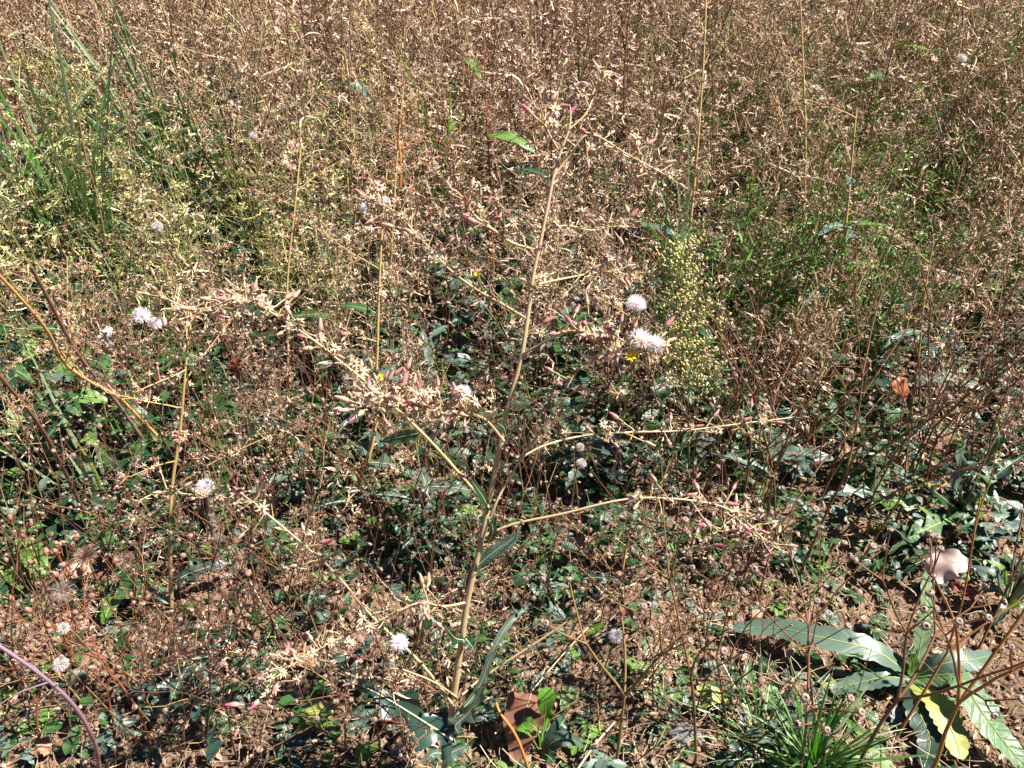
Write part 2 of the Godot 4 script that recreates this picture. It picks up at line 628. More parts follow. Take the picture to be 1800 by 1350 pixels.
# ---------------------------------------------------------------- soil and litter
func build_soil() -> void:
	soil_noise.seed = 4
	soil_noise.frequency = 0.035
	soil_noise.fractal_octaves = 3
	soil_fine.seed = 9
	soil_fine.frequency = 0.32
	soil_fine.fractal_octaves = 4
	var tone := FastNoiseLite.new()
	tone.seed = 21
	tone.frequency = 0.06
	tone.fractal_octaves = 5
	var xs := []
	var zs := []
	var x := -1.7
	while x <= 1.7:
		xs.append(x)
		x += 0.0095
	for q in [2.0, 2.5, 3.2, 4.2, 6.0, 9.0, 14.0, 22.0, 40.0]:
		xs.append(q)
		xs.push_front(-q)
	var z := 0.25
	while z <= 2.4:
		zs.append(z)
		z += 0.0095 * (1.0 + maxf(z - 1.0, 0.0))
	for q in [2.6, 2.9, 3.3, 3.8, 4.5, 5.5, 7.0, 10.0, 16.0, 40.0]:
		zs.append(q)
	for q in [0.1, -0.2, -0.8, -2.0, -5.0, -12.0, -30.0]:
		zs.push_front(q)
	var b := MB.new()
	for zz in zs:
		for xx in xs:
			var n := tone.get_noise_2d(xx * 100.0, zz * 100.0)
			var c := Color(0.205, 0.132, 0.092).lerp(Color(0.12, 0.08, 0.058), clampf(0.5 + n * 1.3, 0.0, 1.0))
			b.vert(Vector3(xx, soil_y(xx, -zz), -zz), c)
	for j in zs.size() - 1:
		for i in xs.size() - 1:
			var a: int = j * xs.size() + i
			b.quad(a, a + xs.size(), a + xs.size() + 1, a + 1)
	var m := plain(0.95, Color(0, 0, 0), 0.2)
	m.heightmap_enabled = true
	m.heightmap_texture = noise_tex(0.03, 5, 31)
	m.heightmap_scale = 0.5
	m.uv1_triplanar = true
	m.uv1_world_triplanar = true
	m.uv1_scale = Vector3.ONE * 5.0
	var o := MeshInstance3D.new()
	o.name = numbered("soil_ground")
	o.mesh = b.mesh(m)
	add_child(o)
	tag(o, "reddish brown bare soil with clods and hollows under the weeds", "ground", "", "structure")

func rock_shape(sd: int, col: Color, detail := 1) -> MB:
	var n := FastNoiseLite.new()
	n.seed = sd
	n.frequency = 0.9
	var b := MB.new()
	var rings := 5 * detail
	var sides := 7 * detail
	for i in rings + 1:
		var th := PI * i / rings
		for k in sides:
			var an := TAU * k / sides
			var d := Vector3(sin(th) * cos(an), cos(th), sin(th) * sin(an))
			b.vert(d * (1.0 + 0.42 * n.get_noise_3d(d.x, d.y, d.z) + 0.18 * n.get_noise_3d(d.x * 3.0, d.y * 3.0, d.z * 3.0)), col)
	for i in rings:
		for k in sides:
			var k2 := (k + 1) % sides
			b.quad(i * sides + k, i * sides + k2, (i + 1) * sides + k2, (i + 1) * sides + k)
	return b

func near_spot(zmax: float) -> Vector3:
	var z := 0.42 + (zmax - 0.42) * pow(rng.randf(), 1.2)
	var x := rr(-1, 1) * (0.66 * z + 0.42)
	return Vector3(x, soil_y(x, -z), -z)

func build_litter() -> void:
	rng.seed = 501
	var crumbs := Node3D.new()
	crumbs.name = numbered("soil_crumbs")
	add_child(crumbs)
	tag(crumbs, "loose crumbs and clods of brown soil lying on the ground", "soil crumbs", "", "stuff")
	for k in 3:
		var xf := []
		var tint := []
		for i in 12000:
			var p := near_spot(2.4)
			var s := 0.0014 + 0.0062 * pow(rng.randf(), 4.0)
			xf.append(Transform3D(Basis.from_euler(Vector3(rr(0, 6), rr(0, 6), rr(0, 6))).scaled(Vector3(s, s * 0.8, s)), p + Vector3(0, s * 0.3, 0)))
			var g := rr(0.7, 1.35)
			tint.append(Color(0.21 * g, 0.138 * g, 0.098 * g))
		scatter("crumbs", rock_shape(60 + k, Color.WHITE).mesh(plain(0.95, Color(0, 0, 0), 0.2)), xf, crumbs, tint)
	var straw := Node3D.new()
	straw.name = numbered("straw_litter")
	add_child(straw)
	tag(straw, "broken straw, chaff and dry stem bits strewn over the soil", "plant litter", "", "stuff")
	for k in 4:
		var b := MB.new()
		var l: float = [0.012, 0.022, 0.04, 0.07][k]
		b.tube(bend(Vector3(-l / 2, 0, 0), Vector3(1, 0.05, 0), l, 0.2, 3, 0.25), 0.0007 + 0.00012 * k, 0.0005, 3, Color.WHITE)
		var xf := []
		var tint := []
		for i in [9000, 7000, 4200, 1800][k]:
			var p := near_spot(2.8)
			xf.append(Transform3D(Basis.from_euler(Vector3(rr(-0.4, 0.4), rr(0, TAU), rr(-0.45, 0.45))), p + Vector3(0, rr(0.001, 0.012 + 0.01 * k), 0)))
			var g := rr(0.5, 1.25)
			tint.append(Color(0.42 * g, 0.315 * g, 0.21 * g * rr(0.8, 1.1)))
		scatter("straw", b.mesh(mats.dry), xf, straw, tint)
	for k in 3:
		var b := MB.new()
		b.blade(bend(Vector3.ZERO, Vector3(1, 0.4, 0), 0.016, 1.3, 4, 0.4), 0.0035, Vector3(0, 1, 0.3 * k), Color.WHITE, 0.4)
		star(b, Vector3(0.004, 0.002, 0.003), Vector3.UP, 0.006, Color.WHITE, 5)
		var xf := []
		var tint := []
		for i in 3600:
			var p := near_spot(2.6)
			xf.append(Transform3D(Basis.from_euler(Vector3(rr(-0.7, 0.7), rr(0, TAU), rr(-0.7, 0.7))).scaled(Vector3.ONE * rr(0.5, 1.3)), p + Vector3(0, rr(0.002, 0.012), 0)))
			var g := rr(0.45, 1.3)
			tint.append(Color(0.40 * g, 0.285 * g, 0.20 * g))
		scatter("chaff", b.mesh(mats.dry), xf, straw, tint)

# ---------------------------------------------------------------- green undergrowth
func forb(sd: int, leaves: int, h: float, lw: float, kind: int) -> Array:       # [stems, leaves]
	rng.seed = sd
	var st := MB.new()
	var lf := MB.new()
	var top := Vector3(rr(-0.03, 0.03), h, rr(-0.03, 0.03))
	var line := bend(Vector3(0, -0.01, 0), top, h, 0.0, 5, 0.12)
	st.tube(line, 0.0014, 0.0007, 4, Color(0.16, 0.19, 0.07))
	for k in leaves:
		var f := rr(0.1, 1.0) * 5.0
		var i := mini(int(f), 4)
		var p: Vector3 = (line[i] as Vector3).lerp(line[i + 1], f - i)
		var an := k * 2.4 + rr(-0.3, 0.3)
		var d := Vector3(cos(an), rr(0.1, 0.9), sin(an))
		var stalk := bend(p, d, rr(0.008, 0.03), 0.3, 2)
		st.tube(stalk, 0.0007, 0.0006, 3, Color(0.16, 0.19, 0.07))
		var q: Vector3 = stalk[2]
		var l := rr(0.014, 0.036)
		var pts := bend(q, (d * Vector3(1, 0.3, 1)), l, rr(0.1, 0.9), 3)
		lf.add(leaf_shape(pts, l * lw * rr(0.8, 1.2), Vector3(rr(-0.3, 0.3), 1, rr(-0.3, 0.3)).normalized(), kind, 6, rr(0.05, 0.35), 0.08), Transform3D.IDENTITY)
	return [st, lf]

func build_undergrowth() -> void:
	var kinds := []
	for k in 8:
		kinds.append(forb(300 + k, 9 + k, 0.07 + 0.018 * k, [0.36, 0.26, 0.44, 0.2][k % 4], [1, 0, 2, 3][k % 4]))
	rng.seed = 78
	var tones := [mats.dark, mats.green, mats.dark, mats.bluish, mats.green, mats.glaucous, mats.lime]
	var label := "small green leafy weed growing low between the dry stems"
	var group := "low green weeds under the dry stand"
	var protos := []
	for k in 8:
		var o := thing("low_green_weed", label, "green weed", Vector3.ZERO, group)
		part("stems", kinds[k][0].mesh(mats.stem), o)
		part("leaves", kinds[k][1].mesh(mats.green), o)
		protos.append(o)
	var spots := []
	for i in 2150:
		var z := 0.62 + 4.2 * pow(rng.randf(), 1.35)
		var x := rr(-1, 1) * (0.64 * z + 0.5)
		var keep := 1.0
		if z < 1.0:
			keep = 0.16
		if x > 0.62 and z < 1.0:
			keep = 0.04
		if rng.randf() > keep:
			continue
		spots.append(Vector3(x, soil_y(x, -z), -z))
	spots.sort_custom(func(a, b): return a.z + (9.0 if absf(a.x) > 0.6 * (0.3 - a.z) else 0.0) * -1.0 > b.z + (9.0 if absf(b.x) > 0.6 * (0.3 - b.z) else 0.0) * -1.0)
	var rest := {}
	for i in spots.size():
		var p: Vector3 = spots[i]
		var k := rng.randi_range(0, 7)
		var right := p.x > 0.5 and p.z < -1.7
		var tall := rr(0.6, 1.1) if p.z > -1.2 else rr(0.9, 1.7)
		var xf := Transform3D(upright(Vector3(rr(-0.3, 0.3), 1, rr(-0.3, 0.3)), rr(0, TAU)).scaled(Vector3(1.0, 1.0, 1.0) * tall), p)
		var tone := 6 if right and rng.randf() < 0.35 else rng.randi_range(0, 5)
		if i < 300:
			var o: Node3D = protos[i] if i < 8 else copy(protos[k], label, "green weed", group)
			o.transform = xf
			(o.get_node("leaves") as MeshInstance3D).material_override = tones[tone]
			continue
		var key := tone * 10 + k % 4 * 2
		if not rest.has(key):
			rest[key] = []
		rest[key].append(xf)
	var mass := Node3D.new()
	mass.name = numbered("green_undergrowth")
	add_child(mass)
	tag(mass, "mixed green undergrowth showing between the dried stems farther back", "undergrowth", "", "stuff")
	for key in rest:
		scatter("leaves", kinds[key % 10][1].mesh(tones[key / 10]), rest[key], mass)
	# creeping ground cover of tiny leaves
	var cover := Node3D.new()
	cover.name = numbered("ground_cover")
	add_child(cover)
	tag(cover, "tiny green seedlings and creeping leaves scattered over the soil", "ground cover", "", "stuff")
	for k in 4:
		var b := MB.new()
		for j in 5:
			var an := TAU * j / 5.0 + rr(-0.3, 0.3)
			var l := rr(0.008, 0.02)
			b.add(leaf_shape(bend(Vector3(0, 0.003, 0), Vector3(cos(an), 0.5, sin(an)), l, 0.7, 2), l * 0.34, Vector3.UP, 1, 4, 0.15, 0.0), Transform3D.IDENTITY)
		var xf := []
		for i in 560:
			var p := near_spot(2.3)
			if p.x > 0.7 and p.z > -0.95:
				continue
			xf.append(Transform3D(Basis.from_euler(Vector3(rr(-0.4, 0.4), rr(0, TAU), rr(-0.4, 0.4))).scaled(Vector3.ONE * rr(0.6, 1.6)), p + Vector3(0, 0.003, 0)))
		scatter("seedlings", b.mesh([mats.green, mats.dark, mats.lime, mats.glaucous][k]), xf, cover)

# ---------------------------------------------------------------- the tall lettuce in front
func hero_z(v: float) -> float:
	return 0.612 + (1385.0 - v) / 1075.0 * 0.338

func build_hero() -> void:
	rng.seed = 900
	var base := far(777, 1385, 0.612)
	base.y = minf(base.y, soil_y(base.x, base.z))
	var o := thing("prickly_lettuce", "tallest straw-coloured branching lettuce stalk with pink buds, in front in the middle", "lettuce plant", base)
	var golden := Color(0.42, 0.325, 0.17)
	var pale := Color(0.50, 0.40, 0.26)
	var uv := [[777, 1385], [790, 1285], [808, 1150], [823, 1050], [846, 950], [866, 850], [892, 720], [915, 635], [927, 560], [937, 485], [948, 435], [965, 350], [973, 310], [985, 268], [1000, 228], [1003, 195]]
	var pts := [base]
	for q in uv.slice(1):
		pts.append(far(q[0], q[1], hero_z(q[1])))
	var b := MB.new()
	b.tube(smooth(pts.map(func(p): return p - base), 60), 0.0058, 0.0013, 8, golden, pale, 0.05, 0.7)
	part("stem", b.mesh(mats.stem), o)
	var buds := [bud_shape(1.0).mesh(mats.bud), bud_shape(0.75).mesh(mats.bud), bud_shape(0.15).mesh(mats.bud), open_head_shape().mesh(mats.dry), open_head_shape().mesh(mats.dry), open_head_shape().mesh(mats.dry)]
	var heads := [open_head_shape(), open_head_shape(), bud_shape(0.3)]
	# px line, start depth, end depth, radius, buds, where the buds begin, share of pink ones
	var lines := [
		[[[838, 985], [866, 898], [900, 832], [935, 780], [975, 718], [1007, 662]], 0.74, 0.84, 0.0026, 6, 0.8, 0.2],
		[[[872, 830], [915, 805], [960, 782], [1030, 765], [1100, 760], [1200, 757], [1300, 745], [1400, 733]], 0.785, 0.95, 0.0021, 20, 0.45, 0.6],
		[[[846, 945], [900, 922], [990, 903], [1080, 881], [1150, 875], [1250, 885], [1300, 908], [1340, 945], [1378, 972]], 0.75, 0.80, 0.0023, 26, 0.4, 0.7],
		[[[812, 1222], [850, 1190], [960, 1118], [1060, 1050], [1130, 1020], [1200, 980], [1260, 935], [1300, 900]], 0.66, 0.88, 0.0022, 18, 0.7, 0.5],
		[[[862, 895], [840, 870], [767, 787], [717, 737], [683, 707], [650, 677], [600, 637], [540, 590], [465, 543], [415, 526], [350, 545], [280, 520]], 0.76, 0.86, 0.0027, 40, 0.42, 0.25],
		[[[885, 775], [858, 742], [835, 730], [790, 722], [750, 715], [715, 712], [670, 700], [640, 720]], 0.78, 0.70, 0.0020, 50, 0.30, 0.5],
		[[[925, 560], [883, 535], [840, 511], [800, 482], [773, 457], [738, 418], [690, 370], [640, 352]], 0.87, 1.02, 0.0022, 22, 0.5, 0.3],
		[[[946, 440], [900, 427], [865, 402], [833, 377], [812, 345]], 0.91, 0.92, 0.0022, 14, 0.4, 0.6],
		[[[945, 500], [990, 490], [1060, 478], [1105, 482]], 0.89, 0.98, 0.0019, 14, 0.5, 0.45],
		[[[920, 622], [960, 600], [1000, 582], [1040, 592], [1062, 612], [1105, 614], [1140, 612]], 0.85, 0.80, 0.0022, 32, 0.25, 0.45],
		[[[968, 400], [1000, 397], [1040, 405], [1075, 398], [1120, 400]], 0.92, 1.0, 0.0017, 8, 0.5, 0.2],
		[[[973, 312], [1000, 275], [1037, 236], [1100, 270], [1150, 297], [1187, 317]], 0.95, 1.03, 0.0018, 14, 0.3, 0.4],
		[[[797, 1240], [740, 1166], [655, 1085], [600, 1020], [560, 980], [465, 900], [435, 880], [340, 870], [290, 862]], 0.655, 0.84, 0.0027, 16, 0.5, 0.2],
		[[[823, 1058], [780, 1066], [735, 1060], [660, 1095], [600, 1120], [540, 1155], [500, 1177], [470, 1215], [415, 1275]], 0.715, 0.58, 0.0023, 34, 0.12, 0.35],
		[[[806, 1228], [770, 1203], [730, 1185], [690, 1175], [640, 1192], [600, 1180]], 0.66, 0.66, 0.0018, 6, 0.7, 0.3],
		[[[918, 625], [922, 595], [934, 510], [942, 452], [955, 400]], 0.86, 0.93, 0.0019, 10, 0.2, 0.3],
		[[[985, 268], [965, 235], [955, 205], [935, 180]], 0.965, 1.0, 0.0015, 10, 0.3, 0.3],
		[[[1000, 228], [1030, 200], [1045, 170], [1070, 150]], 0.975, 1.03, 0.0015, 10, 0.3, 0.3],
	]
	var ends := []
	for q in lines:
		var p := []
		var n: int = q[0].size()
		for i in n:
			p.append(far(q[0][i][0], q[0][i][1], lerpf(q[1], q[2], float(i) / (n - 1)) + (rr(-0.006, 0.006) if i > 0 else 0.0)) - base)
		var sm := smooth(p, (n - 1) * 4)
		var m := MB.new()
		m.tube(sm, q[3] * 0.85, 0.0009, 6, jig(golden, 0.12), jig(pale, 0.12), 0.08)
		var br := part("branch", m.mesh(mats.stem), o)
		ends.append(sm)
		for k in q[4]:
			var t := lerpf(q[5], 1.0, pow((k + rng.randf()) / q[4], 0.85)) * (sm.size() - 1)
			var i := mini(int(t), sm.size() - 2)
			var at: Vector3 = (sm[i] as Vector3).lerp(sm[i + 1], t - i)
			var an: float = k * 2.4
			var along: Vector3 = ((sm[i + 1] as Vector3) - sm[i]).normalized()
			var dir: Vector3 = (along * rr(0.1, 0.8) + Vector3(cos(an), rr(-0.1, 1.0), sin(an))).normalized()
			var reach := rr(0.0, 0.022)
			var which := rng.randi_range(0, 1) if rng.randf() < q[6] * 0.8 else rng.randi_range(2, 5)
			var bd := part("bud" if which < 3 else "seed_head", buds[which], br, Transform3D(upright(dir, rr(0, 6)).scaled(Vector3.ONE * rr(1.0, 1.5)), at + dir * reach))
			if reach > 0.004:
				var tw := MB.new()
				var inv := bd.transform.affine_inverse()
				tw.tube([inv * at, inv * (at + dir * reach * 0.5 + Vector3(0, 0.001, 0)), Vector3.ZERO], 0.0008, 0.0007, 4, golden)
				part("stalk", tw.mesh(mats.stem), br, bd.transform)
		var rest := MB.new()
		for k in int(q[4] * 1.3):
			var t := lerpf(q[5] * 0.9, 1.0, pow(rng.randf(), 0.85)) * (sm.size() - 1)
			var i := mini(int(t), sm.size() - 2)
			var at: Vector3 = (sm[i] as Vector3).lerp(sm[i + 1], t - i)
			var dir := Vector3(rr(-1, 1), rr(-0.5, 1.1), rr(-1, 1)).normalized()
			var reach := rr(0.004, 0.03)
			rest.tube(bend(at, dir, reach, rr(-0.3, 0.5), 3, 0.2), 0.0008, 0.0006, 3, jig(golden, 0.2))
			rest.add(heads[k % 3], Transform3D(upright(dir, rr(0, 6)).scaled(Vector3.ONE * rr(0.8, 1.3)), at + dir * reach))
		part("dried_heads", rest.mesh(mats.dry), br).set_meta("kind", "stuff")
	# open down and flowers
	var puffs := [[1118, 536, 0.81, 0.0125], [1126, 598, 0.80, 0.0145], [1150, 607, 0.795, 0.013], [814, 692, 0.74, 0.0105], [702, 1131, 0.64, 0.0125], [361, 858, 0.83, 0.014], [676, 356, 1.02, 0.009], [250, 556, 0.85, 0.012], [273, 570, 0.85, 0.009], [640, 366, 1.02, 0.008]]
	for q in puffs:
		var at := far(q[0], q[1], q[2]) - base
		part("seed_puff", puff_shape(q[3], 170, true, Color(0.86, 0.82, 0.86)).mesh(mats.down), o, Transform3D(upright(Vector3(rr(-0.3, 0.3), 1, rr(-0.1, 0.4))), at))
		var st := MB.new()
		st.tube([at, at + Vector3(rr(-0.006, 0.006), -0.012, -0.004), at + Vector3(rr(-0.01, 0.01), -0.026, -0.004)], 0.0011, 0.0009, 5, golden)
		part("stalk", st.mesh(mats.stem), o)
	for q in [[1112, 626, 0.79, 0.010], [1144, 626, 0.795, 0.005], [669, 664, 0.74, 0.006], [838, 482, 0.9, 0.005]]:
		var at := far(q[0], q[1], q[2]) - base
		var f := MB.new()
		for k in 16:
			var an := TAU * k / 16.0
			var d := Vector3(cos(an), rr(0.35, 0.9), sin(an)).normalized()
			f.kite(Vector3.ZERO, d, d.cross(Vector3.UP).normalized(), q[3] * rr(0.8, 1.1), q[3] * 0.17, Color.WHITE)
		var fl := part("yellow_flower", f.mesh(mats.petal), o, Transform3D(upright(Vector3(rr(-0.5, 0.3), 1, 0.6)), at))
		var cup := MB.new()
		cup.lathe(Vector3(0, -0.009, 0), Vector3.UP, [[0.0, 0.0007], [0.002, 0.0018], [0.006, 0.0017], [0.009, 0.0021]], 7, [Color(0.28, 0.3, 0.1)])
		cup.tube([Vector3(0, -0.009, 0), Vector3(0.002, -0.017, 0), Vector3(0.001, -0.026, -0.002)], 0.0008, 0.0008, 4, golden)
		part("flower_cup", cup.mesh(mats.stem), fl)
	# leaves on the stalk
	var face := Vector3(0.25, 0.75, 0.6).normalized()
	var lv := [
		[[[834, 1000], [862, 975], [890, 955], [917, 936]], 0.735, 0.75, 0.0085, 3, "glaucous"],
		[[[836, 990], [826, 1020], [824, 1062]], 0.73, 0.73, 0.006, 0, "glaucous"],
		[[[816, 1125], [800, 1122], [788, 1108], [776, 1092]], 0.69, 0.67, 0.010, 2, "dark"],
		[[[818, 1122], [826, 1132], [834, 1142]], 0.69, 0.675, 0.008, 0, "dark"],
		[[[795, 1300], [760, 1278], [700, 1240], [650, 1212], [592, 1186]], 0.63, 0.67, 0.040, 2, "bluish"],
		[[[798, 1262], [838, 1215], [868, 1140], [895, 1095], [927, 1066]], 0.64, 0.74, 0.0058, 3, "glaucous"],
		[[[800, 1275], [825, 1250], [845, 1215], [855, 1185]], 0.635, 0.66, 0.016, 2, "glaucous"],
		[[[862, 902], [852, 880], [838, 858], [826, 842]], 0.765, 0.75, 0.007, 0, "dark"],
		[[[858, 955], [866, 935], [862, 915], [858, 925]], 0.745, 0.735, 0.006, 0, "dark"],
		[[[735, 762], [705, 768], [672, 776]], 0.79, 0.81, 0.008, 0, "green"],
		[[[780, 1330], [800, 1320], [822, 1310]], 0.62, 0.63, 0.012, 1, "glaucous"],
		[[[783, 1325], [760, 1325], [742, 1345]], 0.62, 0.60, 0.015, 2, "glaucous"],
		[[[888, 765], [885, 752], [872, 742]], 0.775, 0.76, 0.004, 0, "dark"],
	]
	for q in lv:
		var p := []
		var n: int = q[0].size()
		for i in n:
			p.append(far(q[0][i][0], q[0][i][1], lerpf(q[1], q[2], float(i) / (n - 1))))
		leaf(o, p, q[3], q[4], mats[q[5]], (face + Vector3(rr(-0.2, 0.2), 0, rr(-0.2, 0.2))).normalized(), 72, 0.15, 0.12)

# ---------------------------------------------------------------- other lettuces
func lettuce(label: String, line_px: Array, z0: float, z1: float, r: float, stem: Color, sd: int, branches: int, leaf_list: Array, pink := 0.2, called := "wild_lettuce") -> Node3D:
	rng.seed = sd
	var n := line_px.size()
	var p := []
	for i in n:
		p.append(far(line_px[i][0], line_px[i][1], lerpf(z0, z1, float(i) / (n - 1))))
	var base: Vector3 = p[0]
	base.y = soil_y(base.x, base.z) - 0.01
	p[0] = base
	var o := thing(called, label, "lettuce plant", base)
	var sm := smooth(p.map(func(q): return q - base), 40)
	var b := MB.new()
	b.tube(sm, r, r * 0.3, 7, stem, jig(stem, 0.15), 0.05)
	part("stem", b.mesh(mats.stem), o)
	for k in branches:
		var t := lerpf(0.42, 0.98, (k + rng.randf() * 0.6) / branches) * 40.0
		var i := mini(int(t), 39)
		var q: Vector3 = sm[i]
		var an := k * 2.4 + rr(-0.4, 0.4)
		var d := Vector3(cos(an), rr(0.4, 1.0), sin(an)).normalized()
		var line := bend(q, d, rr(0.1, 0.24) * (1.25 - t / 50.0), rr(-0.1, 0.6), 6, 0.1)
		var m := MB.new()
		m.tube(line, r * 0.34, 0.0007, 5, jig(stem, 0.15), jig(stem, 0.2))
		var br := part("branch", m.mesh(mats.stem), o)
		var hb := MB.new()
		for j in rng.randi_range(12, 20):
			var g := rr(0.2, 1.0) * 6.0
			var gi := mini(int(g), 5)
			var at: Vector3 = (line[gi] as Vector3).lerp(line[gi + 1], g - gi)
			var dir := (d * 0.4 + Vector3(rr(-1, 1), rr(-0.3, 1.1), rr(-1, 1))).normalized()
			var src := bud_shape(1.0) if rng.randf() < pink else open_head_shape()
			hb.tube([at, at + dir * 0.012], 0.0007, 0.0006, 3, stem)
			hb.add(src, Transform3D(upright(dir, rr(0, 6)).scaled(Vector3.ONE * rr(0.7, 1.0)), at + dir * rr(0.002, 0.012)))
		part("seed_heads", hb.mesh(mats.bud), br).set_meta("kind", "stuff")
	for q in leaf_list:     # [t on stem, yaw, length, half width, kind, tone]
		var i: int = int(q[0] * 40.0)
		var at: Vector3 = sm[i] + base
		var d := Vector3(cos(q[1]), rr(0.35, 0.8), sin(q[1]))
		var pts := bend(at, d, q[2], rr(0.5, 1.1), 5, 0.06)
		leaf(o, pts, q[3], q[4], mats[q[5]], Vector3(rr(-0.3, 0.3), 1, rr(0.0, 0.4)).normalized(), 40, 0.15, 0.12)
	return o

func build_lettuces() -> void:
	var gold := Color(0.44, 0.31, 0.13)
	var straw := Color(0.50, 0.34, 0.16)
	var G := "glaucous"
	lettuce("golden lettuce stalk at left with two long grey-green leaves near its foot", [[296, 1065], [299, 960], [302, 860], [316, 760], [326, 650], [335, 570]], 0.93, 1.10, 0.0042, gold, 11, 9, [[0.06, 3.6, 0.12, 0.012, 3, G], [0.10, -0.5, 0.11, 0.011, 3, "bluish"], [0.3, 1.2, 0.06, 0.006, 0, "green"]], 0.25)
	lettuce("golden lettuce stalk left of the tall middle one with lobed blue-green leaves", [[606, 900], [655, 780], [662, 650], [666, 520], [672, 400], [680, 300]], 1.18, 1.45, 0.0040, gold, 12, 9, [[0.05, 2.8, 0.13, 0.032, 2, "bluish"], [0.15, 0.3, 0.14, 0.024, 2, G], [0.3, 2.2, 0.12, 0.02, 2, "bluish"], [0.42, 0.7, 0.10, 0.012, 0, G], [0.55, 3.3, 0.09, 0.01, 0, "green"]])
	lettuce("golden bare lettuce stalk just right of the tall middle one", [[1060, 915], [1075, 850], [1095, 740], [1113, 640], [1122, 540], [1135, 430]], 1.17, 1.33, 0.0036, gold, 13, 7, [[0.15, 0.4, 0.1, 0.014, 2, "green"], [0.35, 2.9, 0.06, 0.008, 0, "dark"]])
	lettuce("tall yellow straight stalk at upper right standing clear of the brown stand", [[1402, 640], [1405, 520], [1412, 400], [1416, 250], [1412, 120], [1405, -30]], 1.75, 2.05, 0.0044, gold, 14, 6, [[0.3, 0.5, 0.09, 0.008, 0, "green"]], 0.05)
	lettuce("upper right lettuce stalk with a white glaring leaf and lime lobed leaves", [[1468, 600], [1478, 470], [1490, 360], [1500, 250], [1506, 190]], 1.62, 1.75, 0.0044, gold, 15, 5, [[0.22, 2.6, 0.11, 0.012, 3, G], [0.26, 0.2, 0.13, 0.022, 2, "lime"], [0.40, 0.4, 0.11, 0.014, 2, "lime"], [0.42, 2.4, 0.13, 0.012, 0, G], [0.34, -0.9, 0.12, 0.012, 3, G], [0.6, 2.0, 0.07, 0.012, 1, G]], 0.05)
	lettuce("tall golden stalk above the horseweed with a long folded leaf", [[1195, 640], [1205, 480], [1220, 330], [1232, 180], [1240, 40], [1242, -50]], 1.7, 2.1, 0.0042, gold, 16, 7, [[0.28, 3.6, 0.17, 0.011, 0, G], [0.32, 1.9, 0.13, 0.01, 0, "green"]], 0.05)
	lettuce("dark reddish stalk with a rusty top at the top centre", [[868, 600], [866, 450], [860, 300], [853, 150], [850, 20]], 1.8, 2.15, 0.0032, Color(0.24, 0.075, 0.035), 17, 6, [[0.5, 0.3, 0.16, 0.018, 0, "dark"], [0.62, 0.5, 0.14, 0.016, 0, "lime"]], 0.05)
	lettuce("golden stalk at the upper left of the middle lettuce near the rusty spike", [[672, 560], [690, 400], [700, 250], [712, 130]], 1.75, 1.95, 0.0036, gold, 18, 7, [], 0.1)
	lettuce("thin golden lettuce stalk among the seed heads left of centre", [[520, 800], [508, 650], [505, 500], [520, 350], [530, 250]], 1.35, 1.6, 0.0034, gold, 19, 8, [[0.1, 3.0, 0.14, 0.026, 2, "bluish"], [0.2, 0.6, 0.13, 0.02, 2, "dark"], [0.4, 0.0, 0.1, 0.012, 0, "green"]], 0.3)
	lettuce("lettuce with broad pale lobed leaves low at the left front", [[322, 1270], [332, 1200], [344, 1120], [350, 1060]], 0.76, 0.80, 0.0030, straw, 20, 2, [[0.35, -1.2, 0.11, 0.026, 2, G], [0.2, 3.0, 0.11, 0.024, 2, G], [0.1, 0.2, 0.1, 0.016, 2, "bluish"], [0.5, 1.6, 0.12, 0.022, 2, G]], 0.3, "young_lettuce")
	lettuce("lettuce with jagged blue-green leaves behind the middle stalk", [[742, 960], [744, 890], [738, 830], [730, 770]], 1.08, 1.1, 0.0028, gold, 21, 2, [[0.5, 0.2, 0.12, 0.024, 2, G], [0.35, 3.2, 0.13, 0.022, 2, G], [0.7, 1.2, 0.1, 0.016, 2, G], [0.15, 2.2, 0.12, 0.02, 2, "bluish"]], 0.3, "young_lettuce")
	lettuce("small lettuce with jagged grey leaves right of the middle stalk", [[1010, 1060], [1005, 1010], [1000, 960]], 0.95, 0.98, 0.0024, gold, 22, 1, [[0.4, 0.1, 0.1, 0.02, 2, "bluish"], [0.5, 2.6, 0.09, 0.018, 2, G], [0.3, 1.4, 0.08, 0.016, 2, G]], 0.3, "young_lettuce")
	lettuce("lettuce with long silvery leaves at right centre in the shade", [[1340, 900], [1350, 830], [1345, 760]], 1.16, 1.18, 0.0026, gold, 23, 2, [[0.5, 3.4, 0.13, 0.018, 2, G], [0.7, 0.3, 0.12, 0.014, 3, G], [0.3, 0.5, 0.12, 0.02, 2, "bluish"], [0.2, 2.4, 0.12, 0.018, 2, "dark"]], 0.3, "young_lettuce")
	lettuce("lettuce with drooping jagged leaf among the brown stems at right", [[1525, 940], [1535, 880], [1540, 820]], 1.1, 1.12, 0.0026, gold, 24, 1, [[0.5, 0.2, 0.12, 0.024, 2, "lime"], [0.6, 3.0, 0.12, 0.018, 2, G], [0.3, 1.2, 0.12, 0.02, 2, "bluish"]], 0.3, "young_lettuce")
	lettuce("slender stalk with blue leaves hidden among brown stems on the far right", [[1600, 760], [1612, 650], [1625, 520], [1640, 430]], 1.4, 1.5, 0.0030, gold, 25, 5, [[0.3, 0.4, 0.14, 0.016, 0, G], [0.5, 2.6, 0.13, 0.012, 0, G], [0.15, 3.4, 0.12, 0.02, 2, "bluish"]], 0.1)
	lettuce("golden lettuce stalk at the left edge above the heart-shaped leaves", [[150, 800], [135, 680], [120, 560], [118, 450]], 1.33, 1.5, 0.0034, gold, 26, 7, [[0.4, 0.4, 0.1, 0.01, 0, G], [0.6, 2.9, 0.09, 0.009, 0, "green"]], 0.2)
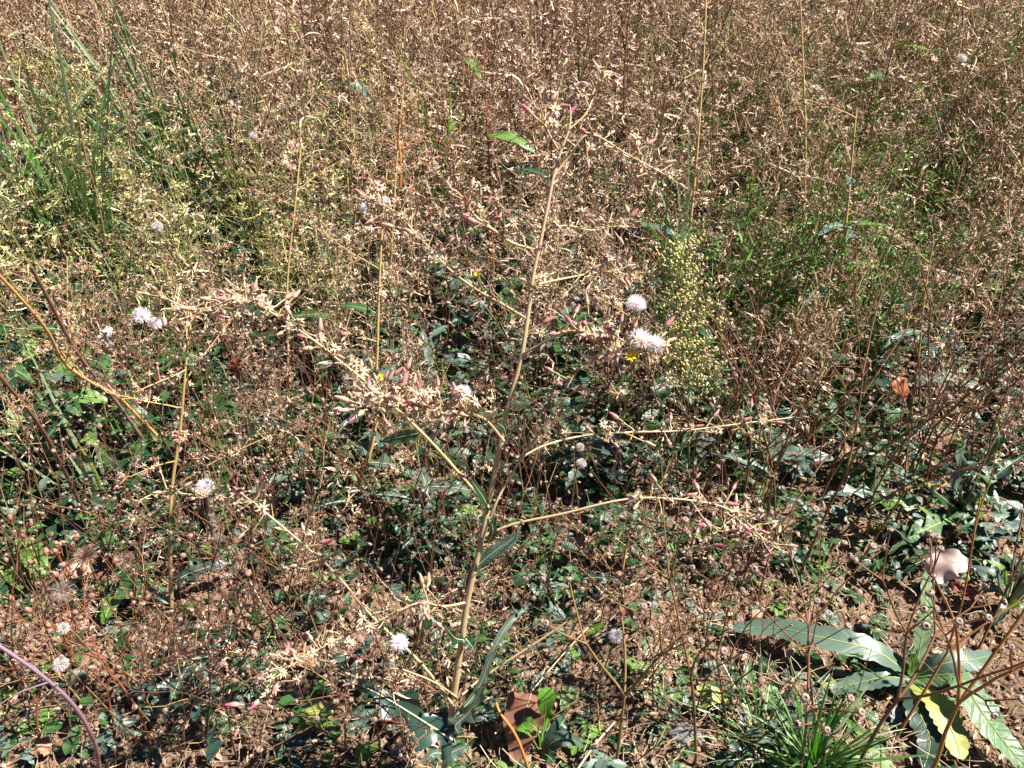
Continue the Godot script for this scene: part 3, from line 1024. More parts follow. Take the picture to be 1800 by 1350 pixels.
	lettuce("lettuce stalk with lime strap leaves at the top left of centre", [[615, 420], [610, 300], [604, 180], [600, 60]], 2.3, 2.5, 0.0036, gold, 27, 4, [[0.5, 0.1, 0.14, 0.022, 2, "green"], [0.6, 2.8, 0.15, 0.024, 1, "lime"], [0.75, 0.8, 0.13, 0.022, 1, G]], 0.05)
	lettuce("lettuce stalk with bright upright leaves at the top centre", [[800, 430], [805, 300], [812, 170], [822, 20]], 2.3, 2.55, 0.0036, gold, 28, 3, [[0.55, 1.9, 0.17, 0.016, 0, "lime"], [0.8, 1.2, 0.16, 0.016, 0, "lime"], [0.7, 3.0, 0.14, 0.018, 0, "dark"]], 0.05)
	lettuce("lettuce stalk with tall dark strap leaves at the top right", [[1560, 420], [1562, 300], [1566, 160], [1570, -10]], 2.3, 2.55, 0.0036, gold, 29, 4, [[0.7, 2.4, 0.16, 0.022, 0, "green"], [0.55, 0.6, 0.15, 0.016, 0, "dark"], [0.8, 1.0, 0.14, 0.014, 0, "lime"], [0.35, 3.0, 0.14, 0.014, 0, G]], 0.05)

# ---------------------------------------------------------------- forked dry plants with button heads or capsules
func fork(b: MB, tips: Array, p: Vector3, d: Vector3, l: float, r: float, depth: int, col: Color, spread: float) -> void:
	var line := bend(p, d, l, rr(-0.15, 0.1), 4, 0.09)
	b.tube(line, r, r * 0.72, 5 if r > 0.0012 else 4, jig(col, 0.12))
	var e: Vector3 = line[4]
	var f := (e - (line[3] as Vector3)).normalized()
	if depth == 0:
		tips.append([e, f])
		return
	var n := 2 if rng.randf() < 0.75 else 3
	var a := rr(0, TAU)
	for k in n:
		var an := a + TAU * k / n + rr(-0.4, 0.4)
		var q := (f + Vector3(cos(an), rr(-0.1, 0.5), sin(an)) * spread * rr(0.6, 1.3)).normalized()
		fork(b, tips, e, q, l * rr(0.5, 0.85), r * 0.72, depth - 1, col, spread)

func button_shape() -> MB:
	var b := MB.new()
	var c := Color(0.23, 0.17, 0.135)
	b.lathe(Vector3(0, -0.001, 0), Vector3.UP, [[0.0, 0.001], [0.0015, 0.0042], [0.0045, 0.0055], [0.007, 0.0042], [0.0075, 0.0024], [0.006, 0.0004]], 9, [c, c, jig(c, 0.2), Color(0.40, 0.32, 0.26), c, Color(0.12, 0.08, 0.07)])
	for k in 11:
		var an := TAU * k / 11.0 + rr(-0.1, 0.1)
		var o := Vector3(cos(an), rr(0.5, 1.4), sin(an)).normalized()
		b.kite(Vector3(cos(an) * 0.003, 0.001, sin(an) * 0.003), o, o.cross(Vector3.UP).normalized(), rr(0.006, 0.0085), 0.0011, jig(Color(0.30, 0.22, 0.17), 0.3))
	return b

func capsule_shape() -> MB:
	var b := MB.new()
	var c := jig(Color(0.26, 0.115, 0.085), 0.15)
	b.lathe(Vector3.ZERO, Vector3.UP, [[0.0, 0.0008], [0.0015, 0.0034], [0.005, 0.0042], [0.0085, 0.0034], [0.0115, 0.0016], [0.0122, 0.0003]], 8, [c, c, c, c.lerp(Color(0.42, 0.25, 0.18), 0.5), Color(0.34, 0.2, 0.14)])
	return b

func forked(called: String, label: String, group: String, at: Vector3, lean: Vector3, l: float, r: float, depth: int, col: Color, heads: Array, head_name: String, sd: int, spread := 0.5, size := 1.0) -> Node3D:
	rng.seed = sd
	var o := thing(called, label, "dried plant", at, group)
	var b := MB.new()
	var tips := []
	fork(b, tips, Vector3(0, -0.02, 0), lean, l, r, depth, col, spread)
	part("stem", b.mesh(mats.stem), o)
	for t in tips:
		part(head_name, heads[rng.randi_range(0, heads.size() - 1)], o, Transform3D(upright(t[1], rr(0, 6)).scaled(Vector3.ONE * size * rr(0.75, 1.25)), t[0]))
	return o

func build_forked() -> void:
	rng.seed = 40
	var buttons := []
	for k in 4:
		buttons.append(button_shape().mesh(mats.dry))
	var caps := []
	for k in 4:
		caps.append(capsule_shape().mesh(mats.bud))
	var brown := Color(0.20, 0.105, 0.058)
	var rust := Color(0.33, 0.145, 0.05)
	var list := [
		[1400, 1390, Vector3(0.05, 1, -0.25), 0.16, 0.0030, 3, brown, "button-headed dry stalk standing in the grass tuft at the lower right"],
		[1500, 1370, Vector3(0.2, 1, -0.3), 0.17, 0.0034, 3, brown, "thick forked dry stalk just right of the grass tuft with many button heads"],
		[1625, 1400, Vector3(0.08, 1, -0.12), 0.22, 0.0036, 2, rust, "orange-brown straight stalk at the lower right edge with button heads"],
		[1560, 1320, Vector3(0.45, 1, -0.45), 0.20, 0.0026, 2, rust, "ochre stalk slanting over the large oxtongue leaf"],
		[1440, 1260, Vector3(-0.35, 1, -0.35), 0.15, 0.0022, 3, brown, "button-headed stalk leaning left over the flat ribbed leaf"],
		[1290, 1290, Vector3(-0.1, 1, -0.3), 0.17, 0.0025, 3, brown, "brown forked stalk between the white puff and the grass tuft"],
		[1225, 1350, Vector3(0.02, 1, -0.2), 0.2, 0.0027, 2, brown, "brown upright stalk left of the grass tuft near the front"],
		[1700, 1180, Vector3(0.4, 1, -0.3), 0.2, 0.0026, 2, brown, "dark stalk rising beside the pale fallen leaf at right"],
		[1085, 1350, Vector3(0.0, 1, -0.15), 0.17, 0.0030, 2, Color(0.25, 0.16, 0.06), "olive forked stalk at the bottom right of the young green plant"],
	]
	for q in list:
		forked("button_weed", q[7], "", ground(q[0], minf(q[1], 1400.0)), q[2], q[3], q[4], q[5], q[6], buttons, "seed_head", 400 + int(q[0]), 0.62, 0.85)
	# the dark stems of the shaded right side
	rng.seed = 41
	var spots := [[1270, 1030], [1330, 1060], [1395, 1030], [1440, 990], [1500, 1000], [1345, 960], [1420, 930], [1560, 950], [1290, 930], [1240, 960], [1480, 910], [1610, 900], [1545, 880], [1380, 890], [1230, 870], [1660, 960], [1320, 860], [1450, 850], [1700, 880], [1590, 840], [1760, 1080], [1180, 930]]
	for k in spots.size():
		var lean := Vector3(rr(-0.05, 0.42), 1, rr(-0.35, 0.05))
		forked("brown_stalk", "dark brown forked dead stalk among the shaded stems on the right side", "dark dead stalks on the right", ground(spots[k][0], spots[k][1]), lean, rr(0.17, 0.27), rr(0.0021, 0.0030), 3, jig(brown, 0.25), buttons, "seed_head", 440 + k, 0.55, 0.62)
	# the same bare stalks, thinner, across the middle and left
	var thin := []
	for k in 210:
		rng.seed = 4000 + k
		var u := rr(-40, 1300)
		var v := rr(700, 1330)
		var lean := Vector3(rr(-0.2, 0.2), 1, rr(-0.3, 0.15))
		var lab := "thin dark reddish brown dry stalk with tiny heads in the open middle ground"
		var grp := "thin dry stalks in the middle ground"
		if k < 14:
			thin.append(forked("thin_dry_stalk", lab, grp, ground(u, v), lean, rr(0.12, 0.2), rr(0.0011, 0.0019), 2 + k % 2, jig([Color(0.17, 0.075, 0.045), Color(0.12, 0.06, 0.04), Color(0.30, 0.18, 0.10)][k % 3], 0.25), buttons, "seed_head", 470 + k, 0.5, 0.45))
		else:
			var o := copy(thin[k % 14], lab, "dried plant", grp)
			o.transform = Transform3D(Basis(Vector3.UP, rr(0, TAU)).scaled(Vector3(1, rr(0.8, 1.3), 1)), ground(u, v))
	var cl := [[20, 1180, Vector3(0.05, 1, -0.2)], [110, 1200, Vector3(0.15, 1, -0.1)], [190, 1290, Vector3(0.1, 1, -0.25)], [270, 1330, Vector3(0.0, 1, -0.2)], [60, 1330, Vector3(0.1, 1, -0.2)]]
	var cn := ["rust-red capsule plant at the left edge below the yellow-green leaf", "dry plant with oval brown capsules under the tan fluff at left", "red-stemmed plant with oval capsules right of the tan fluff", "rust-stemmed capsule plant below the broad pale lettuce leaves", "low rusty capsule plant in the bottom left corner"]
	for k in 5:
		forked("capsule_plant", cn[k], "", ground(cl[k][0], minf(cl[k][1], 1400)), cl[k][2], 0.13, 0.0020, 3, Color(0.26, 0.085, 0.04), caps, "capsule", 520 + k, 0.5, 1.0)

# ---------------------------------------------------------------- single stalks lying or leaning
func stick(called: String, label: String, px: Array, z0: float, z1: float, r0: float, r1: float, c0: Color, c1: Color, cat := "dry stalk", twigs := 0) -> void:
	var p := []
	for i in px.size():
		p.append(far(px[i][0], px[i][1], lerpf(z0, z1, float(i) / (px.size() - 1))))
	var base: Vector3 = p[0]
	var o := thing(called, label, cat, base)
	var b := MB.new()
	var sm := smooth(p.map(func(q): return q - base), 24)
	b.tube(sm, r0, r1, 7, c0, c1, 0.12)
	part("stem", b.mesh(mats.stem), o)
	for k in twigs:
		var t := MB.new()
		var i := rng.randi_range(4, 22)
		var line := bend(sm[i], Vector3(rr(-1, 1), rr(0.2, 1), rr(-1, 1)), rr(0.04, 0.12), 0.3, 4, 0.15)
		t.tube(line, r1 * 0.6, 0.0005, 4, jig(c1, 0.2))
		for j in 8:
			star(t, (line[rng.randi_range(1, 4)] as Vector3) + Vector3(rr(-0.01, 0.01), rr(-0.01, 0.01), rr(-0.01, 0.01)), Vector3(rr(-1, 1), 1, rr(-1, 1)).normalized(), 0.006, jig(Color(0.40, 0.25, 0.15), 0.3))
		part("twig", t.mesh(mats.dry), o)

func build_sticks() -> void:
	rng.seed = 61
	var gold := Color(0.47, 0.29, 0.10)
	var dark := Color(0.17, 0.09, 0.065)
	stick("leaning_stalk", "golden stalk leaning left across the heart-shaped leaves", [[275, 765], [210, 700], [165, 675], [115, 640], [85, 585], [50, 540], [-5, 480]], 1.2, 1.05, 0.0032, 0.0022, gold, gold, "dry stalk", 7)
	stick("leaning_stalk", "purple-brown stalk leaning left beside the golden one", [[250, 770], [200, 700], [150, 640], [118, 590], [90, 535], [55, 470]], 1.22, 1.12, 0.0034, 0.0028, Color(0.22, 0.13, 0.10), dark, "dry stalk", 6)
	stick("leaning_stalk", "thick dark stalk leaning out at the left edge above the pale heads", [[150, 905], [112, 825], [80, 765], [45, 715], [-10, 650]], 1.06, 0.95, 0.0036, 0.0026, dark, dark, "dry stalk", 5)
	stick("purple_stalk", "bluish purple stalk crossing the bottom left corner", [[180, 1400], [172, 1330], [160, 1290], [128, 1238], [70, 1185], [-10, 1130]], 0.60, 0.56, 0.0030, 0.0020, Color(0.27, 0.12, 0.10), Color(0.27, 0.2, 0.28), "dry stalk", 2)
	stick("weathered_stick", "short thick grey-brown stick standing in the soil at left", [[380, 985], [378, 940], [370, 905], [362, 830]], 1.03, 1.08, 0.0085, 0.006, Color(0.16, 0.11, 0.085), Color(0.24, 0.19, 0.16), "stick")
	stick("straw_stem", "pale straw lying slanted at the bottom beside the young green plant", [[870, 1290], [930, 1220], [990, 1150], [1055, 1080]], 0.68, 0.88, 0.0014, 0.0010, Color(0.5, 0.4, 0.26), Color(0.5, 0.4, 0.26), "straw")
	stick("straw_stem", "straw leaning over the large brown leaf at the bottom", [[1010, 1360], [1045, 1310], [1080, 1270]], 0.62, 0.70, 0.0018, 0.0014, Color(0.46, 0.38, 0.28), Color(0.46, 0.38, 0.28), "straw")
	stick("orange_stalk", "orange bent stalk beside the large brown leaf at the bottom", [[945, 1400], [925, 1340], [905, 1290], [880, 1255], [872, 1235]], 0.60, 0.66, 0.0026, 0.0018, Color(0.42, 0.19, 0.055), Color(0.42, 0.19, 0.055), "dry stalk")
	stick("straw_stem", "white dry straw in the soil hollow at lower left", [[490, 1105], [465, 1068], [437, 1018]], 0.88, 0.96, 0.0016, 0.0012, Color(0.5, 0.42, 0.36), Color(0.5, 0.42, 0.36), "straw")
	stick("red_stem", "crimson thin stem twisting at left centre", [[415, 850], [413, 800], [395, 760], [370, 725], [360, 690]], 1.25, 1.3, 0.0020, 0.0014, Color(0.30, 0.04, 0.035), Color(0.34, 0.05, 0.05), "red stem", 2)
	stick("reed_blade_stem", "straight dark stem in the yellow-green patch at the upper left", [[255, 480], [243, 380], [232, 280], [222, 180]], 1.62, 1.9, 0.0022, 0.0014, Color(0.08, 0.035, 0.025), Color(0.1, 0.04, 0.03), "dry stalk", 3)
	stick("reed_blade_stem", "bent dark stem left of the straight one in the yellow-green patch", [[190, 450], [172, 350], [152, 280], [138, 200]], 1.62, 1.85, 0.0022, 0.0014, Color(0.09, 0.05, 0.03), Color(0.12, 0.06, 0.03), "dry stalk", 3)
	stick("rusty_spike", "rusty seed spike of dock left of the top centre", [[704, 330], [704, 280], [700, 240], [702, 200]], 1.55, 1.62, 0.0025, 0.0012, Color(0.33, 0.12, 0.03), Color(0.36, 0.15, 0.04), "dock spike", 14)
	# the white ball of down at the lower right of the middle stalk, on its own olive stem
	var top := far(1083, 1118, 0.80)
	var o := thing("downy_seed_ball", "round white seed ball on an olive stem right of the middle stalk", "seed ball", ground(1060, 1300))
	var b := MB.new()
	b.tube(smooth([Vector3(0, -0.01, 0), far(1050, 1215, 0.76) - o.position, far(1066, 1165, 0.79) - o.position, top - o.position], 16), 0.0018, 0.0013, 6, Color(0.30, 0.24, 0.08))
	part("stem", b.mesh(mats.stem), o)
	part("seed_puff", puff_shape(0.0125, 320, false, Color(0.9, 0.88, 0.9)).mesh(mats.down), o, Transform3D(Basis.IDENTITY, top - o.position))
	# loose tan and grey down at the left
	var k := 0
	for q in [[152, 978, 0.80, 0.018, "tan ragged tuft of seed down left of the golden stalk"], [221, 987, 0.80, 0.014, "round tan ball of seed down right of the ragged one"], [110, 1040, 0.72, 0.018, "grey cobwebby tuft of down at left over the capsules"], [112, 1105, 0.66, 0.008, "small white tuft of down low at left"], [277, 398, 1.3, 0.010, "small white seed tuft at upper left above the leaning stalks"], [1690, 103, 2.2, 0.014, "small white seed tuft at the far upper right"], [1022, 815, 1.0, 0.009, "white seed tuft hanging right of the middle stalk"], [445, 238, 1.7, 0.009, "tiny white seed tuft at the upper left of centre"], [107, 1168, 0.62, 0.010, "white downy head near the purple stalk at lower left"], [1020, 786, 1.0, 0.007, "smaller seed tuft just above the hanging white one"]]:
		var f := thing("seed_tuft", q[4], "seed down", far(q[0], q[1], q[2]))
		part("seed_puff", puff_shape(q[3], 70 if k == 2 else 200, k % 3 != 1, Color(0.52, 0.38, 0.28) if k < 2 else Color(0.3, 0.26, 0.23) if k == 2 else Color(0.72, 0.68, 0.66)).mesh(mats.down), f, Transform3D(upright(Vector3(rr(-0.5, 0.5), 1, 0.3)), Vector3.ZERO))
		var s := MB.new()
		var g := soil_y(f.position.x, f.position.z) - f.position.y
		s.tube(smooth([Vector3(0, -0.002, 0), Vector3(rr(-0.01, 0.01), -0.04, -0.01), Vector3(rr(-0.04, 0.04), g, -0.05)], 10), 0.0009, 0.0013, 5, Color(0.30, 0.17, 0.08))
		part("stem", s.mesh(mats.stem), f)
		k += 1

# ---------------------------------------------------------------- green plants that stand out
func build_green() -> void:
	rng.seed = 71
	# horseweed
	var hb := ground(1212, 880)
	var hw := thing("horseweed", "green horseweed with a bushy yellow-green flowering top right of the puffs", "weed", hb)
	var top := far(1196, 440, 1.36) - hb
	var line := smooth([Vector3(0, -0.01, 0), far(1210, 720, 1.22) - hb, far(1198, 590, 1.28) - hb, top], 30)
	var b := MB.new()
	b.tube(line, 0.003, 0.001, 6, Color(0.14, 0.20, 0.07), Color(0.2, 0.26, 0.09))
	part("stem", b.mesh(mats.stem), hw)
	for k in 44:
		var t := lerpf(0.36, 0.98, k / 44.0) * 30.0
		var i := mini(int(t), 29)
		var an: float = k * 2.4
		var m := MB.new()
		var br := bend(line[i], Vector3(cos(an), 1.1, sin(an)), rr(0.06, 0.14) * (1.2 - t / 45.0), -0.2, 4, 0.08)
		m.tube(br, 0.0009, 0.0005, 4, Color(0.16, 0.22, 0.07))
		for j in 22:
			var f := rr(0.15, 1.0) * 4.0
			var fi := mini(int(f), 3)
			var at: Vector3 = (br[fi] as Vector3).lerp(br[fi + 1], f - fi)
			var d := Vector3(rr(-1, 1), rr(0.2, 1.4), rr(-1, 1)).normalized()
			var e := at + d * rr(0.006, 0.02)
			m.tube([at, e], 0.0004, 0.0004, 3, Color(0.18, 0.24, 0.08))
			m.lathe(e, d, [[0.0, 0.0008], [0.0015, 0.0022], [0.005, 0.0018], [0.006, 0.0003]], 5, [jig(Color(0.33, 0.42, 0.11), 0.2), jig(Color(0.40, 0.46, 0.14), 0.2), Color(0.6, 0.5, 0.25)])
			if rng.randf() < 0.3:
				star(m, e + d * 0.003, d, 0.004, jig(Color(0.56, 0.38, 0.2), 0.2), 5)
		part("flowering_branch", m.mesh(mats.dry), hw)
	for k in 24:
		var i := int(lerpf(3.0, 26.0, k / 24.0))
		var an: float = k * 2.4
		var l := MB.new()
		l.blade(bend(line[i], Vector3(cos(an), 0.9, sin(an)), rr(0.04, 0.075), 0.9, 5, 0.05), 0.003, Vector3.UP, Color.WHITE)
		part("leaf", l.mesh(mats.green), hw)
	# heart-leaved vines at the left
	var vine_px := [[20, 900], [70, 870], [130, 850], [30, 800], [90, 790], [160, 790], [15, 720], [70, 700], [120, 720], [180, 860], [60, 960], [20, 1010], [190, 950], [230, 1040], [140, 640], [200, 640]]
	for k in vine_px.size():
		rng.seed = 710 + k
		var at := ground(vine_px[k][0], vine_px[k][1])
		var v := thing("bindweed", "heart-leaved green vine in the leafy patch at the left edge", "vine", at, "heart-leaved vines at the left edge")
		var hh := rr(0.16, 0.30) if vine_px[k][1] < 900 else rr(0.04, 0.10)
		var ln := bend(Vector3(0, -0.01, 0), Vector3(rr(-0.3, 0.3), 1, rr(-0.3, 0.3)), hh, 0.0, 6, 0.2)
		var st := MB.new()
		st.tube(ln, 0.0013, 0.0008, 4, Color(0.17, 0.17, 0.07))
		part("stem", st.mesh(mats.stem), v)
		for j in 9:
			var p: Vector3 = ln[rng.randi_range(1, 6)]
			var an := j * 2.4 + rr(-0.3, 0.3)
			var stalk := bend(p, Vector3(cos(an), 0.7, sin(an)), rr(0.015, 0.04), 0.2, 2)
			var l := rr(0.03, 0.055)
			var pts := bend((stalk[2] as Vector3) + at, Vector3(cos(an), 0.0, sin(an)), l, rr(0.2, 0.9), 3)
			var up := Vector3(rr(-0.4, 0.5), 1, rr(-0.2, 0.6)).normalized()
			var lf := leaf(v, pts, l * rr(0.36, 0.46), 5, [mats.green, mats.dark, mats.green, mats.lime][rng.randi_range(0, 3)], up, 12, 0.12, 0.06, Color(0.3, 0.4, 0.2))
			var sk := MB.new()
			sk.tube(stalk, 0.0008, 0.0007, 4, Color(0.17, 0.19, 0.07))
			part("stalk", sk.mesh(mats.stem), lf)
	# oxtongue rosette at the lower right
	var c := ground(1605, 1190)
	var ox := thing("bristly_oxtongue", "large ribbed oxtongue rosette spreading over bare soil at the lower right", "oxtongue plant", c)
	var lime_rib := Color(0.36, 0.46, 0.12)
	for q in [
		[[[1606, 1192, 0.01], [1618, 1130, 0.06], [1628, 1070, 0.10], [1628, 1004, 0.11]], 0.028, Vector3(0.45, 0.6, 0.5), "oxtongue"],
		[[[1604, 1190, 0.01], [1540, 1145, 0.05], [1450, 1122, 0.05], [1370, 1105, 0.03], [1288, 1104, 0.01]], 0.030, Vector3(0, 1, 0.15), "glaucous"],
		[[[1610, 1192, 0.01], [1680, 1190, 0.05], [1725, 1250, 0.05], [1765, 1305, 0.03], [1805, 1350, 0.015]], 0.036, Vector3(0.1, 1, 0.1), "oxtongue"],
		[[[1606, 1198, 0.01], [1650, 1240, 0.03], [1675, 1290, 0.025], [1690, 1335, 0.015]], 0.030, Vector3(0, 1, 0.1), "yellow"],
		[[[1600, 1200, 0.01], [1615, 1250, 0.02], [1635, 1300, 0.015], [1625, 1350, 0.01]], 0.028, Vector3(-0.2, 1, 0), "bluish"],
		[[[1610, 1188, 0.01], [1665, 1165, 0.05], [1710, 1160, 0.05], [1745, 1150, 0.03]], 0.024, Vector3(0, 1, 0.2), "glaucous"],
		[[[1603, 1196, 0.01], [1560, 1190, 0.03], [1510, 1200, 0.02], [1460, 1215, 0.01]], 0.022, Vector3(0, 1, 0.1), "glaucous"],
		[[[1602, 1190, 0.01], [1605, 1170, 0.04], [1602, 1150, 0.09]], 0.014, Vector3(0.2, 0.4, 0.9), "lime"],
	]:
		leaf(ox, q[0].map(func(a): return level(a[0], a[1], a[2])), q[1] * 0.75, 3, mats[q[3]], q[2].normalized(), 64, 0.10, 0.10, lime_rib)
	# thistle-leaved rosette on the right
	var c2 := ground(1690, 905)
	var th := thing("thistle_rosette", "dark thistle rosette with jagged leaves at the right edge above the pale leaf", "thistle plant", c2)
	for q in [
		[[1690, 900, 0.01], [1640, 925, 0.07], [1600, 945, 0.07], [1560, 975, 0.04], 0.024, "oxtongue"],
		[[1690, 900, 0.01], [1710, 925, 0.05], [1730, 950, 0.04], [1745, 975, 0.02], 0.026, "bluish"],
		[[1690, 900, 0.01], [1740, 900, 0.08], [1780, 915, 0.08], [1815, 935, 0.05], 0.026, "glaucous"],
		[[1690, 900, 0.01], [1735, 850, 0.10], [1770, 820, 0.13], [1800, 800, 0.13], 0.024, "bluish"],
		[[1690, 900, 0.01], [1685, 850, 0.10], [1690, 800, 0.16], [1700, 770, 0.18], 0.022, "glaucous"],
		[[1690, 900, 0.01], [1650, 870, 0.10], [1615, 840, 0.14], [1590, 830, 0.14], 0.022, "dark"],
		[[1690, 900, 0.01], [1750, 790, 0.16], [1755, 760, 0.19], [1752, 740, 0.2], 0.013, "green"],
	]:
		leaf(th, q.slice(0, 4).map(func(a): return level(a[0], a[1], a[2])), q[4], 2, mats[q[5]], Vector3(rr(-0.2, 0.3), 1, 0.3).normalized(), 60, 0.2, 0.2, lime_rib)
	# lance-leaved plant at the right edge
	var c3 := ground(1772, 1065)
	var lp := thing("lance_leaved_plant", "small plant with arching lance leaves right of the pale fallen leaf", "green plant", c3)
	for q in [[1705, 995, 0.05, "glaucous"], [1712, 1045, 0.02, "glaucous"], [1735, 985, 0.09, "lime"], [1760, 970, 0.13, "green"], [1790, 985, 0.1, "dark"], [1815, 1030, 0.06, "glaucous"], [1745, 1100, 0.02, "dark"], [1800, 1095, 0.03, "green"]]:
		var e := level(q[0], q[1], q[2])
		leaf(lp, [c3, c3.lerp(e, 0.5) + Vector3(0, 0.035, 0), e], 0.008, 0, mats[q[3]], Vector3(0.1, 1, 0.2).normalized(), 18)
	# young bright green plant at the bottom
	var c4 := ground(950, 1320)
	var yg := thing("young_dock", "young bright green plant with spoon leaves before the large brown leaf", "green plant", c4)
	for q in [[[950, 1318, 0.0], [956, 1270, 0.04], [960, 1232, 0.085], [962, 1208, 0.10], 0.014, 4, "fresh"], [[948, 1318, 0.0], [930, 1290, 0.04], [918, 1275, 0.045], [910, 1268, 0.03], 0.011, 4, "fresh"], [[950, 1318, 0.0], [945, 1285, 0.045], [930, 1272, 0.05], [922, 1270, 0.045], 0.010, 4, "lime"], [[952, 1320, 0.0], [980, 1300, 0.03], [1005, 1300, 0.03], [1025, 1312, 0.015], 0.012, 1, "glaucous"], [[950, 1322, 0.0], [965, 1330, 0.015], [975, 1342, 0.01], 0.010, 1, "dark"], [[952, 1318, 0.0], [962, 1262, 0.035], [968, 1250, 0.05], 0.010, 4, "fresh"], [[955, 1318, 0.0], [985, 1275, 0.03], [995, 1262, 0.02], 0.012, 1, "bluish"]]:
		var m: int = q.size() - 3
		leaf(yg, q.slice(0, m).map(func(a): return level(a[0], a[1], a[2])), q[m], q[m + 1], mats[q[m + 2]], Vector3(0.15, 0.75, 0.6).normalized(), 22, 0.15, 0.05, Color(0.3, 0.45, 0.1))
	# single broad leaves of low plants near the front
	for q in [
		["yellow_green_leaf_plant", "yellow-green pointed leaf on a low stalk at the left edge", [62, 1020, 0.0], [[52, 950, 0.06], [62, 985, 0.06], [90, 1008, 0.04]], 0.02, 1, "lime"],
		["ivy_leaved_weed", "yellowing lobed leaf plant at the lower left of the big dark leaf", [560, 1275, 0.0], [[535, 1255, 0.02], [560, 1250, 0.025], [590, 1262, 0.02]], 0.022, 5, "yellow"],
		["round_leaf_plant", "round yellow-green leaf plant at the left of the grass tuft", [1250, 1240, 0.0], [[1232, 1225, 0.02], [1255, 1222, 0.025], [1280, 1228, 0.015]], 0.02, 5, "yellow"],
		["sorrel", "single upright oval leaf at the bottom left of the middle stalk", [636, 1345, 0.0], [[636, 1340, 0.0], [634, 1325, 0.02], [632, 1305, 0.045]], 0.010, 1, "green"],
	]:
		var at := ground(q[2][0], q[2][1])
		var o := thing(q[0], q[1], "green plant", at)
		var first := level(q[3][0][0], q[3][0][1], q[3][0][2])
		var s := MB.new()
		s.tube(bend(Vector3.ZERO, first - at, (first - at).length(), 0.0, 3), 0.001, 0.0008, 4, Color(0.2, 0.24, 0.08))
		part("stalk", s.mesh(mats.stem), o)
		leaf(o, q[3].map(func(a): return level(a[0], a[1], a[2])), q[4], q[5], mats[q[6]], Vector3(0.1, 1, 0.3).normalized(), 16, 0.1, 0.1, Color(0.4, 0.45, 0.15))

func grass_tuft(label: String, at: Vector3, count: int, l: float, w: float, tones: Array, sd: int, spread: float, lean := Vector3.ZERO) -> void:
	rng.seed = sd
	var o := thing("grass_tuft", label, "grass tuft", at)
	for k in count:
		var an := rr(0, TAU)
		var q := rng.randf()
		var d := Vector3(cos(an) * spread * q, 1.0, sin(an) * spread * q) + lean
		var b := MB.new()
		b.blade(bend(Vector3(cos(an), 0, sin(an)) * rr(0, 0.03), d, l * rr(0.5, 1.15), rr(0.3, 1.5), 8, 0.05), w * rr(0.6, 1.2), Vector3(cos(an), 0.5, sin(an)).cross(Vector3(-sin(an), 0, cos(an))).normalized(), Color.WHITE, 0.3)
		part("blade", b.mesh(tones[rng.randi_range(0, tones.size() - 1)]), o)

func build_grass() -> void:
	grass_tuft("bright green grass tuft at the lower right under the button heads", ground(1430, 1345), 130, 0.15, 0.0026, [mats.grass, mats.grass, mats.lime, mats.pale_grass], 801, 1.1)
	grass_tuft("spread pale grass left of the bright tuft at the lower right", ground(1340, 1300), 50, 0.15, 0.0020, [mats.pale_grass, mats.grass], 802, 1.6)
	grass_tuft("small fresh grass tuft on the soil right of centre", ground(1440, 1015), 12, 0.075, 0.0022, [mats.grass, mats.lime], 803, 0.9)
	grass_tuft("long pale grass at the upper left corner", Vector3(-1.22, 0, -2.15), 80, 0.82, 0.0055, [mats.pale_grass, mats.pale_grass, mats.grass], 804, 0.7, Vector3(0.25, 0, 0.35))
	grass_tuft("long pale grass arching in from the left edge near the top", Vector3(-1.5, 0, -2.35), 80, 0.85, 0.0055, [mats.pale_grass, mats.pale_grass, mats.grass], 805, 0.7, Vector3(0.5, 0, 0.3))
	grass_tuft("green grass behind the yellow-green patch at the top left", Vector3(-1.1, 0, -2.6), 90, 0.8, 0.0048, [mats.grass, mats.pale_grass, mats.dark], 806, 0.55, Vector3(-0.05, 0, 0.2))
	grass_tuft("grass clump with dark gaps left of the top centre", Vector3(-0.85, 0, -2.45), 70, 0.66, 0.0042, [mats.grass, mats.dark, mats.pale_grass], 807, 0.6, Vector3(0.1, 0, 0.25))
	grass_tuft("tall green grass at the right edge of the stand", ground(1720, 560), 40, 0.42, 0.0034, [mats.grass, mats.lime], 808, 0.4, Vector3(0.2, 0, 0))
	grass_tuft("broad grass blades beside the horseweed top", ground(1150, 640), 14, 0.5, 0.0060, [mats.grass, mats.pale_grass], 809, 0.35)
	grass_tuft("three upright lime blades among the stems at the top centre", ground(790, 420), 7, 0.72, 0.0075, [mats.lime, mats.fresh], 811, 0.25)
	grass_tuft("loose green blades at the top right corner", ground(1700, 420), 18, 0.7, 0.006, [mats.lime, mats.pale_grass, mats.grass], 812, 0.4)
	grass_tuft("pale folded blades left of the tall yellow stalk", ground(1205, 560), 8, 0.55, 0.006, [mats.pale_grass, mats.grass], 813, 0.35)
	grass_tuft("green blades showing between stems right of the top centre", ground(1010, 420), 8, 0.62, 0.0055, [mats.grass, mats.dark], 814, 0.25)
	grass_tuft("few broad dry-tipped blades at the left under the seed heads", ground(190, 900), 9, 0.36, 0.0060, [mats.pale_grass, mats.yellow], 810, 0.35)

